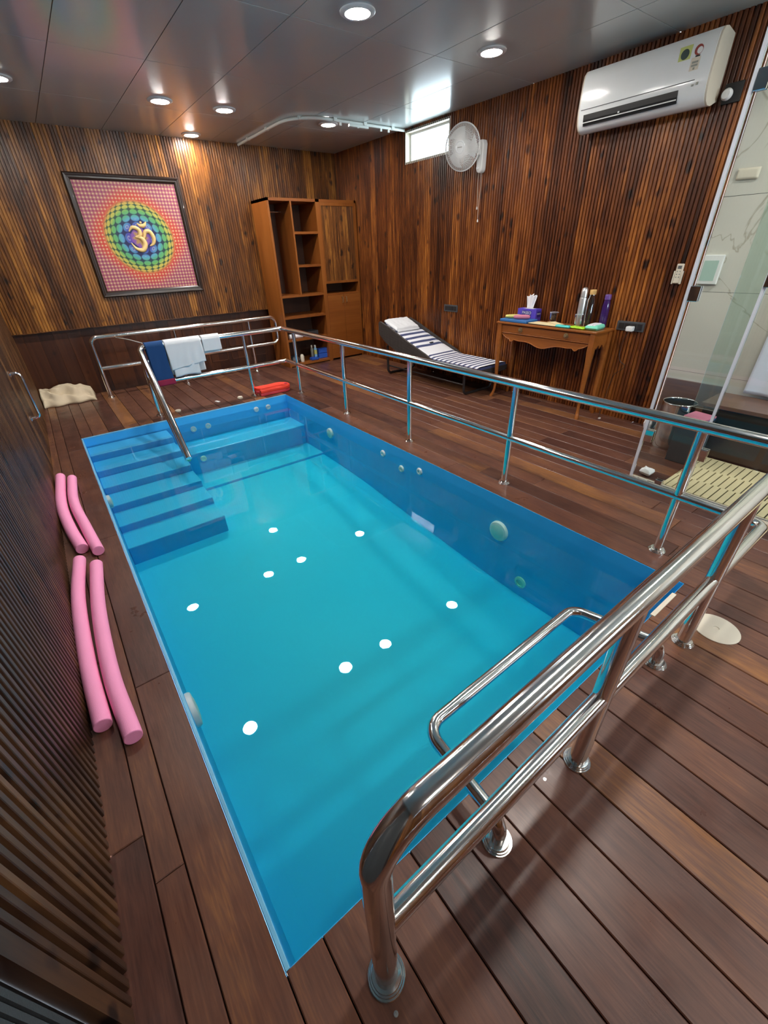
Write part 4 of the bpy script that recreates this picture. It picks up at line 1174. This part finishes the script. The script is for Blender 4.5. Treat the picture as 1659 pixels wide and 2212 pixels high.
for o in (0.0, 0.026):
    g = G(); g.slab((4.400, 1.908 + o, Z0 + 0.010), (-0.001, 0.012, 0), (0.18, 0.017, 0), (0, 0, 0.0455), 4, 16, 0.001, 12, 6.0, 0.3); link('stripe', g, M['maroon'], wb, smooth=60)

# ================================================================== SUN LOUNGER
LX0, LX1, LY0, LY1 = 4.055, 4.655, 3.07, 5.02
HIP, SEAT, HEAD = 3.93, 0.335, 0.66
lo = thing('sun_lounger', ((LX0 + LX1) / 2, (LY0 + LY1) / 2, 0), 'dark wicker sun lounger with raised back and blue striped mattress along the right wall', 'lounger')
def side_poly():
    top = [(LY0, SEAT + 0.005), (HIP - 0.12, SEAT + 0.010), (HIP + 0.06, SEAT + 0.085), (4.36, 0.535), (4.75, 0.675), (LY1 - 0.04, HEAD + 0.085), (LY1, HEAD + 0.065)]
    bot = [(LY1, HEAD - 0.09), (LY1 - 0.16, HEAD - 0.20), (4.50, 0.33), (4.15, 0.27), (HIP, 0.265), (LY0, 0.275)]
    return top + bot
for x in (LX0, LX1 - 0.03):
    g = G(); g.prism(side_poly(), (x, 0, 0), (0, 1, 0), (0, 0, 1), (0.03, 0, 0)); link('side_panel', g, M['wicker'], lo, bevel=0.008, seg=2)
g = G(); g.obox((LX0 + 0.03, LY1 - 0.03, HEAD - 0.10), (LX1 - LX0 - 0.06, 0, 0), (0, 0.03, 0), (0, 0, 0.155)); link('head_panel', g, M['wicker'], lo, bevel=0.008)
g = G(); g.box(LX0 + 0.03, LX1 - 0.03, LY0, LY0 + 0.03, 0.27, SEAT + 0.002); link('foot_panel', g, M['wicker'], lo, bevel=0.006)
g = G(); g.box(LX0 + 0.03, LX1 - 0.03, LY0 + 0.03, HIP, SEAT - 0.045, SEAT - 0.015)
g.obox((LX0 + 0.03, HIP, SEAT - 0.045), (LX1 - LX0 - 0.06, 0, 0), (0, LY1 - 0.05 - HIP, HEAD - SEAT), (0, -0.012, 0.028)); link('deck_panel', g, M['wicker'], lo)
for y in (3.28, 4.86):
    zt = 0.28 if y < 4 else 0.42
    g = G(); g.tube(fillet([(LX0 + 0.04, y, zt), (LX0 + 0.04, y, 0.018), (LX1 - 0.04, y, 0.018), (LX1 - 0.04, y, zt)], 0.06, 7), 0.017, 12)
    link('leg', g, M['tube_dark'], lo, smooth=50)
for x in (LX0 + 0.05, LX1 - 0.05):
    g = G(); g.tube([(x, 3.28, 0.13), (x, 4.86, 0.13)], 0.011, 10); link('stretcher', g, M['tube_dark'], lo, smooth=50)
# mattress with woven stripes
cush = thing('mattress', ((LX0 + LX1) / 2, 3.9, SEAT - 0.015), 'thin navy and white striped mattress laid on the wicker lounger', 'mattress')
def spine(s):
    """s metres from the foot end -> (y, z) of the top surface"""
    L1 = HIP - LY0 - 0.01
    if s <= L1 - 0.12: return LY0 + 0.01 + s, SEAT + 0.045
    dy, dz = LY1 - 0.05 - HIP, HEAD - SEAT
    ll = math.hypot(dy, dz)
    if s >= L1 + 0.12:
        t = (s - L1) / ll
        return HIP + dy * t, SEAT + 0.045 + dz * t
    t = (s - L1 + 0.12) / 0.24
    a = (HIP - 0.12, SEAT + 0.045); c = (HIP, SEAT + 0.045); d = (HIP + dy / ll * 0.12, SEAT + 0.045 + dz / ll * 0.12)
    return ((1 - t) ** 2 * a[0] + 2 * t * (1 - t) * c[0] + t * t * d[0], (1 - t) ** 2 * a[1] + 2 * t * (1 - t) * c[1] + t * t * d[1])
LT = 1.94
bands = []                                           # (start, end, navy?)
s = 0.0
while s < 0.86:
    bands.append((s, s + 0.045, 0)); bands.append((s + 0.045, s + 0.082, 1)); s += 0.082
bands.append((s, 1.13, 0)); s = 1.13
while s < LT - 0.02:
    bands.append((s, min(LT, s + 0.058), 1)); bands.append((min(LT, s + 0.058), min(LT, s + 0.125), 0)); s += 0.125
g = G()
xa, xb = LX0 + 0.034, LX1 - 0.034
for (a, b, nv) in bands:
    if b - a < 0.003: continue
    m = max(1, int((b - a) / 0.02))
    for k in range(m):
        s0, s1 = lerp(a, b, k / m), lerp(a, b, (k + 1) / m)
        (ya, za), (yb_, zb) = spine(s0), spine(s1)
        nx = 10
        row0 = []; row1 = []
        for i in range(nx + 1):
            t = i / nx
            ed = -0.012 * max(0, abs(t - 0.5) * 2 - 0.86) / 0.14
            wv = 0.004 * mnoise.noise(Vector((t * 3, s0 * 6, 2)))
            wv1 = 0.004 * mnoise.noise(Vector((t * 3, s1 * 6, 2)))
            row0.append((lerp(xa, xb, t), ya, za + ed + wv)); row1.append((lerp(xa, xb, t), yb_, zb + ed + wv1))
        g.add(row0 + row1, [(i, i + 1, nx + 2 + i, nx + 1 + i) for i in range(nx)], nv)
        for xs_, i in ((xa, 0), (xb, nx)):
            p0, p1 = row0[i], row1[i]
            g.add([p0, p1, (p1[0], p1[1], p1[2] - 0.05), (p0[0], p0[1], p0[2] - 0.05)], [(0, 1, 2, 3)], 1)
y_, z_ = spine(0)
g.add([(xa, y_, z_ - 0.012), (xb, y_, z_ - 0.012), (xb, y_, z_ - 0.055), (xa, y_, z_ - 0.055)], [(0, 1, 2, 3)], 1)
link('cover', g, [M['white_cloth'], M['navy_stripe']], cush, smooth=60, merge=True)
g = G(); yh, zh = spine(1.20); g.box(4.40, 4.46, yh - 0.012, yh + 0.012, zh - 0.012, zh + 0.010); link('care_tag', g, M['charcoal'], cush)
# folded towel over the head end
dy, dz = LY1 - 0.05 - HIP, HEAD - SEAT
ll = math.hypot(dy, dz); ux = Vector((0, dy / ll, dz / ll)); nn = Vector((0, -dz / ll, dy / ll))
ya, za = spine(1.63)
g = G(); g.slab(Vector((4.115, ya, za)) + nn * 0.004, (0.43, 0.0, 0), ux * 0.335 + Vector((0.02, 0, 0)), nn * 0.055, 34, 26, 0.012, 8, 2.0, 0.6)
tw = thing('folded_towel', (4.33, ya + 0.15, za), 'white folded towel resting on the raised head of the lounger', 'towel')
link('cloth', g, M['towel'], tw, smooth=70)
g = G(); g.slab(Vector((4.13, ya - 0.02, za - 0.006)) + nn * 0.004, (0.42, 0.0, 0), ux * 0.30, nn * 0.028, 26, 20, 0.006, 9, 5.0, 0.5); link('under_fold', g, M['towel'], tw, smooth=70)

# ================================================================== TOWELS ON THE FAR RAIL
def drape(name, x0, x1, zf, zb, m, label, slant=0.0, fold=0.006, seed=0.0, lean=0.0, th=0.010):
    R = 0.0305 + 0.008
    t = thing(name, ((x0 + x1) / 2, YF, HR), label, 'towel')
    g = G()
    def fn(a, b):
        x = lerp(x0, x1, a)
        bot = zf + slant * a
        La, Lb = HR - bot, HR - zb
        tot = La + PI * R + Lb
        s = b * tot
        nz = mnoise.noise(Vector((a * (x1 - x0) * 14 + seed, s * 4 - a * 2.0, seed)))
        if s < La:
            d = (La - s)
            k = min(1, d / 0.15)
            return Vector((x + lean * d + 0.010 * nz * k, YF - R - 0.004 - fold * k * (0.6 + nz), HR - d))
        if s < La + PI * R:
            an = (s - La) / R
            return Vector((x, YF - R * math.cos(an), HR + R * math.sin(an) + 0.001 * nz))
        d = s - La - PI * R
        k = min(1, d / 0.15)
        return Vector((x + lean * d + 0.008 * nz * k, YF + R + 0.003 + fold * k * (0.5 + nz), HR - d))
    g.grid(fn, max(8, int((x1 - x0) * 70)), 60)
    o = link('cloth', g, m, t, smooth=70, solid=th)
    return t, fn
nt_, nf = drape('draped_towel', 0.905, 1.098, 0.405, 0.42, M['navy'], 'navy blue towel with maroon lower edge hanging on the far rail by the handrail', 0.0, 0.003, 3.0, 0.025, 0.006)
g = G()
g.grid(lambda a, b: Vector((lerp(0.922, 1.118, a), YF - 0.050 - 0.004 * math.sin(a * 7), lerp(0.345, 0.412, b))), 14, 4)
link('lower_edge', g, M['maroon'], nt_, smooth=60, solid=0.006)
wt, wf = drape('draped_towel', 1.108, 1.515, 0.500, 0.430, M['towel'], 'large white towel with diagonal creases hanging on the far rail', 0.05, 0.014, 9.0, 0.02, 0.012)
g = G()
g.grid(lambda a, b: Vector((lerp(1.135, 1.43, a), YF - 0.045 - 0.006 * math.sin(a * 9), lerp(0.415, 0.56, b) + 0.012 * math.sin(a * 3))), 20, 8)
link('inner_layer', g, M['towel'], wt, smooth=60, solid=0.008)
drape('draped_towel', 1.530, 1.745, 0.655, 0.62, M['towel'], 'small white face towel at the right end of the towels on the far rail', 0.0, 0.005, 15.0, 0.0, 0.010)
# thin white cord behind the rail
g = G(); g.tube([(0.80, 6.52, 0.755), (0.86, 5.9, 0.79), (0.90, YF + 0.045, HR + 0.03)], 0.006, 8)
tag(link('white_cord', g, M['pvc'], base=(0.85, 5.9, 0.78), smooth=60), 'thin white cord stretched from the rear railing to the blue towel', 'cord')

# ================================================================== POOL NOODLES
def noodle(pts, r, label):
    P = [Vector((x, y, r + 0.001)) for x, y in pts]
    P = [P[0] * 2 - P[1]] + P + [P[-1] * 2 - P[-2]]
    Q = []
    for i in range(1, len(P) - 2):
        for k in range(14):
            t = k / 14
            Q.append(0.5 * (2 * P[i] + (P[i + 1] - P[i - 1]) * t + (2 * P[i - 1] - 5 * P[i] + 4 * P[i + 1] - P[i + 2]) * t * t + (3 * P[i] - P[i - 1] - 3 * P[i + 1] + P[i + 2]) * t ** 3))
    Q.append(P[-2])
    c = sum((q for q in Q), Vector()) / len(Q)
    t = thing('pool_noodle', (c.x, c.y, 0), label, 'pool noodle', 'pink pool noodles')
    g = G()
    d0 = (Q[1] - Q[0]).normalized(); d1 = (Q[-1] - Q[-2]).normalized()
    path = [Q[0] - d0 * 0.0] + Q[1:-1] + [Q[-1]]
    g.tube(path, r, 26)
    return link('foam', g, M['pink'], t, smooth=50, bevel=0.003)
noodle([(-0.256, 3.90), (-0.285, 3.30), (-0.262, 2.86), (-0.222, 2.52)], 0.036, 'pink pool noodle of the far pair, lying against the left wall')
noodle([(-0.178, 3.80), (-0.205, 3.30), (-0.172, 2.80), (-0.142, 2.43)], 0.034, 'pink pool noodle of the far pair, on the pool side')
noodle([(-0.250, 2.40), (-0.294, 1.97), (-0.304, 1.45), (-0.291, 1.055)], 0.034, 'pink pool noodle of the near pair, lying against the left wall')
noodle([(-0.172, 2.28), (-0.214, 1.82), (-0.226, 1.32), (-0.203, 0.925)], 0.034, 'pink pool noodle of the near pair, on the pool side, nearest the camera')

# ================================================================== KICKBOARDS
def kick(z, m, label, dx=0.0):
    out = []
    x0, x1, y0, y1 = 2.10 + dx, 2.575 + dx, 5.075, 5.36
    ym = (y0 + y1) / 2; hw = (y1 - y0) / 2
    for k in range(17):
        a = -PI / 2 + PI * k / 16
        out.append((x1 - 0.13 + 0.13 * math.cos(a), ym + hw * math.sin(a)))
    out += [(x0 + 0.20, y1 - 0.012), (x0, y1 - 0.004), (x0 + 0.01, ym + 0.06), (x0 + 0.055, ym), (x0 + 0.01, ym - 0.06), (x0, y0 + 0.004), (x0 + 0.20, y0 + 0.012)]
    t = thing('kickboard', ((x0 + x1) / 2, ym, z), label, 'kickboard', 'red foam kickboards')
    g = G(); g.prism(out, (0, 0, z), (1, 0, 0), (0, 1, 0), (0, 0, 0.038)); link('board', g, m, t, bevel=0.008, seg=3)
    return t, x1, ym
kick(0.001, M['rose_foam'], 'rose red foam kickboard under the bright red one at the far right pool corner')
kt, kx, ky = kick(0.040, M['red_foam'], 'bright red foam kickboard on top of the pair at the far right pool corner', 0.006)
for yy in (-0.05, 0.05):
    g = G(); g.tube([(2.16, ky + yy, 0.0785), (kx - 0.12, ky + yy * 0.8, 0.0785)], 0.006, 8); link('ridge', g, M['red_foam'], kt, smooth=60)
g = G(); g.lathe([(0.022, 0), (0.022, 0.001)], (kx - 0.045, ky, 0.0775), n=18, sc=(1, 1.5)); link('hand_slot', g, M['maroon'], kt)

# ================================================================== SMALL THINGS ON THE DECK
g = G(); g.lathe([(0.034, 0), (0.034, 0.012), (0.026, 0.018), (0, 0.018)], (1.06, 5.235, 0.0), n=22)
tag(link('floor_plug', g, M['cream'], base=(1.06, 5.235, 0), smooth=40), 'round cream cap on the far deck under the blue towel', 'cap')
g = G(); g.lathe([(0.036, 0), (0.036, 0.014), (0.030, 0.022), (0, 0.022)], (1.862, 5.235, 0.0), n=22)
tag(link('floor_plug', g, M['cream'], base=(1.862, 5.235, 0), smooth=40), 'round cream cap on the far deck beside the kickboards post', 'cap')
g = G(); g.obox((1.565, 5.235, 0), (0.032, 0.012, 0), (-0.025, 0.07, 0), (0, 0, 0.012))
tag(link('deck_clip', g, M['white'], base=(1.58, 5.27, 0), bevel=0.003), 'small white rectangular clip on the far deck near the pool edge', 'clip')
g = G(); g.lathe([(0.098, 0), (0.098, 0.004), (0.094, 0.006), (0.013, 0.006), (0.011, 0.003), (0, 0.003)], (2.165, -0.235, 0.0), n=40)
tag(link('skimmer_lid', g, M['cream'], base=(2.165, -0.235, 0), smooth=30), 'round cream skimmer lid in the near deck behind the railing post', 'lid')
for x, y in ((0.175, -0.235), (0.93, -0.135)):
    g = G(); g.lathe([(0.006, 0), (0.006, 0.0015), (0.002, 0.0015), (0.0015, 0.0005), (0, 0.0005)], (x, y, 0.0), n=14)
    tag(link('deck_screw', g, M['steel'], base=(x, y, 0)), 'small steel screw head in the deck %s' % ('left of the nearest railing post' if x < 0.5 else 'beside the second railing post'), 'screw')
# crumpled cream cloth by the left wall
cl = thing('crumpled_cloth', (0.0, 6.68, 0), 'crumpled cream canvas cloth heaped in the far left corner', 'cloth')
g = G()
def heap(a, b):
    x = lerp(-0.272, 0.33, a); y = lerp(6.58, 6.90, b)
    e = min(a, 1 - a, 1) ; f = min(b, 1 - b)
    h = 0.19 * min(1, (b / 0.55)) ** 0.6 * min(1, (1 - b) / 0.10 + 0.1) ** 0.5 * min(1, e / 0.04 + 0.2) ** 0.5
    h *= lerp(0.95, 1.0, a) if a < 0.8 else lerp(1.0, 0.6, (a - 0.8) / 0.2)
    n = mnoise.noise(Vector((a * 3.2, b * 5 + a * 2, 1.0))) + 0.5 * mnoise.noise(Vector((a * 9, b * 9 - a * 4, 3.0)))
    fold = 0.022 * math.sin((b * 3.2 + a * 1.4 + 0.5 * mnoise.noise(Vector((a * 4, b * 2, 7)))) * 6)
    h = max(0.004, h + (0.03 * n + fold) * min(1, b * 3) * min(1, (1 - b) * 6))
    return Vector((x + 0.02 * n * (0.2 + b), y + 0.02 * math.sin(a * 17) * (1 - b), h))
g.grid(heap, 64, 40)
link('cloth', g, M['beige'], cl, smooth=80, solid=0.006)
g = G(); g.slab((0.12, 6.60, 0.0), (0.19, 0.05, 0), (-0.01, 0.22, 0), (0, 0, 0.10), 20, 20, 0.02, 12, 4.0, 0.7); link('loose_fold', g, M['beige'], cl, smooth=70)

# ================================================================== GLASS SHOWER CORNER
gp = thing('shower_screen', (3.44, 0.6, 0), 'fixed clear glass shower screen with chrome clamps on the right deck', 'shower screen')
GH = 2.62
def pane(name, y0, y1, z0, z1, m, par, th=0.010, x=3.44):
    g = G(); g.box(x - th / 2, x + th / 2, y0 + 0.0016, y1 - 0.0016, z0 + 0.0016, z1 - 0.0016); p = link(name, g, m, par)
    g = G(); g.box(x - th / 2, x + th / 2, y0, y0 + 0.0015, z0, z1); g.box(x - th / 2, x + th / 2, y1 - 0.0015, y1, z0, z1); g.box(x - th / 2, x + th / 2, y0, y1, z0, z0 + 0.0015); g.box(x - th / 2, x + th / 2, y0, y1, z1 - 0.0015, z1)
    link('polished_edge', g, M['glass_edge'], p)
    return p
pane('pane', 0.4305, 0.797, 0.012, GH, M['glass'], gp)
g = G(); g.box(3.431, 3.449, 0.798, 0.818, 0.0, GH); link('edge_seal', g, M['glass_edge'], gp)
def clamp(y, z, w, h, par, nm='clamp'):
    g = G(); g.box(3.418, 3.4345, y - w / 2, y + w / 2, z - h / 2, z + h / 2); g.box(3.4455, 3.462, y - w / 2, y + w / 2, z - h / 2, z + h / 2)
    return link(nm, g, M['chrome'], par, bevel=0.003)
for z in (0.365, 1.32, 2.30): clamp(0.765, z, 0.058, 0.088, gp)
clamp(0.60, 0.03, 0.05, 0.05, gp, 'floor_clamp')
gd = thing('shower_door', (3.44, 0.0, 0), 'clear glass shower door hinged to the fixed screen', 'shower door')
pane('pane', -0.42, 0.415, 0.015, GH, M['glass'], gd)
for z in (0.33, 1.41): clamp(0.398, z, 0.055, 0.088, gd, 'hinge')
g = G(); g.box(3.430, 3.450, 0.4155, 0.4295, 0.0, GH); link('edge_seal', g, M['glass_edge'], gd)
gg = thing('inner_glass_pane', (4.05, 0.65, 0.47), 'pale green inner glass pane standing behind the shower screen', 'glass pane')
g = G(); g.box(4.045, 4.055, 0.56, 0.735, 0.46, 2.7); link('pane', g, M['glass_green'], gg)
# cream slatted mat
sm = thing('shower_mat', (4.06, 0.15, 0), 'cream slatted shower mat with rows of dark slots behind the glass', 'mat')
g = G()
mx0, mx1, my0, my1 = 3.475, 4.25, -0.75, 0.595
g.box(mx0, mx1, my0, my1, 0.0, 0.004, mi=1)
nrow = 3
for r_i in range(nrow):
    xa = lerp(mx0, mx1, r_i / nrow); xb = lerp(mx0, mx1, (r_i + 1) / nrow)
    g.box(xb - 0.012, xb, my0, my1, 0.004, 0.0135)
    y = my0 + (0.0 if r_i % 2 else 0.024)
    while y < my1:
        g.box(xa, xb - 0.012, max(my0, y), min(my1, y + 0.0395), 0.004, 0.014); y += 0.048
link('slats', g, [M['mat'], M['black']], sm)
g = G(); g.box(3.40, 3.475, -1.4, 0.80, 0.0, 0.010)
struct(link('trim_2', g, M['cream']))
# bench, towel, bin, magazines, little bits
bc = thing('shower_bench', (4.46, 0.2, 0), 'walnut topped bench with black base behind the shower glass', 'bench')
g = G(); g.box(4.255, 4.684, -1.0, 0.745, 0.425, 0.455); link('bench_top', g, M['walnut'], bc, bevel=0.003)
g = G(); g.box(4.664, 4.684, 0.747, 1.21, 0.10, 0.50); link('back_board', g, M['walnut'], bc, bevel=0.002)
g = G(); g.box(4.285, 4.684, -1.0, 0.73, 0.25, 0.425); link('drawer_body', g, M['black'], bc, bevel=0.003)
g = G(); g.box(4.275, 4.684, -1.0, 0.735, 0.0, 0.25); link('plinth', g, mat('dark_marble', srgb(70, 48, 44), 0.15, vary=0.25, bscale=6), bc)
g = G(); g.tube([(4.265, -0.9, 0.235), (4.265, 0.72, 0.235)], 0.009, 10); link('foot_rail', g, M['steel'], bc, smooth=50)
ht = thing('hanging_towel', (4.66, 0.2, 1.1), 'long bluish white towel hanging over the shower bench at the right edge', 'towel')
g = G()
g.grid(lambda a, b: Vector((4.655 - 0.012 * b - 0.012 * math.sin(a * 16 + 2 * b) * b, lerp(0.575, -0.10, a) + lerp(0.0, 0.01, b), lerp(1.355, 0.49, b) - 0.02 * a * b)), 40, 30)
link('cloth', g, M['towel_blue'], ht, smooth=70, solid=0.01)
g = G(); g.tube([(4.66, -0.2, 1.355), (4.66, 0.62, 1.355)], 0.010, 12); link('towel_bar', g, M['chrome'], ht, smooth=60)
for y in (-0.18, 0.60):
    g = G(); g.tube([(4.66, y, 1.355), (4.689, y, 1.355)], 0.008, 10); link('bar_bracket', g, M['chrome'], ht, smooth=60)
bn_ = thing('steel_bin', (4.32, 0.92, 0), 'round brushed steel bin behind the shower screen', 'bin')
g = G(); g.lathe([(0.125, 0), (0.13, 0.004), (0.13, 0.40), (0.125, 0.40), (0.12, 0.02), (0, 0.02)], (4.32, 0.92, 0), n=32); link('body', g, M['steel'], bn_, smooth=40)
g = G(); g.tube([(4.32 + 0.13 * math.cos(2 * PI * k / 32), 0.92 + 0.13 * math.sin(2 * PI * k / 32), 0.40) for k in range(32)], 0.007, 8, closed=True); link('rim', g, M['chrome'], bn_, smooth=60)
kb = thing('low_cabinet', (4.15, 0.78, 0), 'low dark grey box unit between the glass screen and the bench', 'box')
g = G(); g.box(3.98, 4.245, 0.60, 0.785, 0.0, 0.33); link('body', g, M['charcoal'], kb, bevel=0.004)
g = G(); g.box(3.975, 4.25, 0.595, 0.79, 0.33, 0.345); link('lid', g, M['black'], kb, bevel=0.003)
mgz = thing('magazine', (4.12, 0.69, 0.345), 'pink and blue covered magazine stack lying on the low dark box', 'magazine')
g = G(); g.obox((4.01, 0.615, 0.3455), (0.03, 0.16, 0), (0.19, -0.02, 0), (0, 0, 0.02)); link('blue_volume', g, M['blue_book'], mgz, bevel=0.002)
g = G(); g.obox((4.015, 0.610, 0.366), (0.03, 0.165, 0), (0.18, -0.02, 0), (0, 0, 0.016)); link('pink_volume', g, M['rose_case'], mgz, bevel=0.002)
g = G(); g.slab((3.50, 0.70, 0.001), (0.10, 0.0, 0), (0.02, 0.09, 0), (0, 0, 0.07), 14, 14, 0.018, 18, 2.0, 0.8)
tag(link('crumpled_bag', g, M['paper'], base=(3.55, 0.74, 0), smooth=70), 'crumpled white bag on the floor at the foot of the glass screen', 'bag')
g = G(); g.slab((4.30, 1.08, 0.001), (0.09, 0.0, 0), (0.01, 0.08, 0), (0, 0, 0.30), 12, 12, 0.02, 18, 4.0, 0.5)
tag(link('paper_bag', g, M['paper'], base=(4.34, 1.12, 0), smooth=70), 'white paper bag standing on the floor beside the steel bin', 'bag')
pnl = thing('wall_panel', (XW, 1.16, 1.29), 'pale green framed control panel on the marble tile beside the remote', 'panel')
g = G(); g.box(XW - 0.03, XW - 0.004, 1.068, 1.215, 1.288, 1.502); p_ = link('housing', g, M['white'], pnl, bevel=0.006)
g = G(); g.box(XW - 0.032, XW - 0.029, 1.095, 1.20, 1.315, 1.462); link('cover', g, M['pale_green'], p_)
g = G(); g.slab((XW - 0.006, 1.03, 1.985), (0, 0.145, 0.005), (0, 0.0, 0.07), (-0.02, 0, 0), 16, 12, 0.001, 5, 1.0, 0.9)
tag(link('wall_hook_plate', g, M['cream'], base=(XW, 1.10, 2.0), smooth=60), 'rounded cream plate high on the marble tile', 'plate')
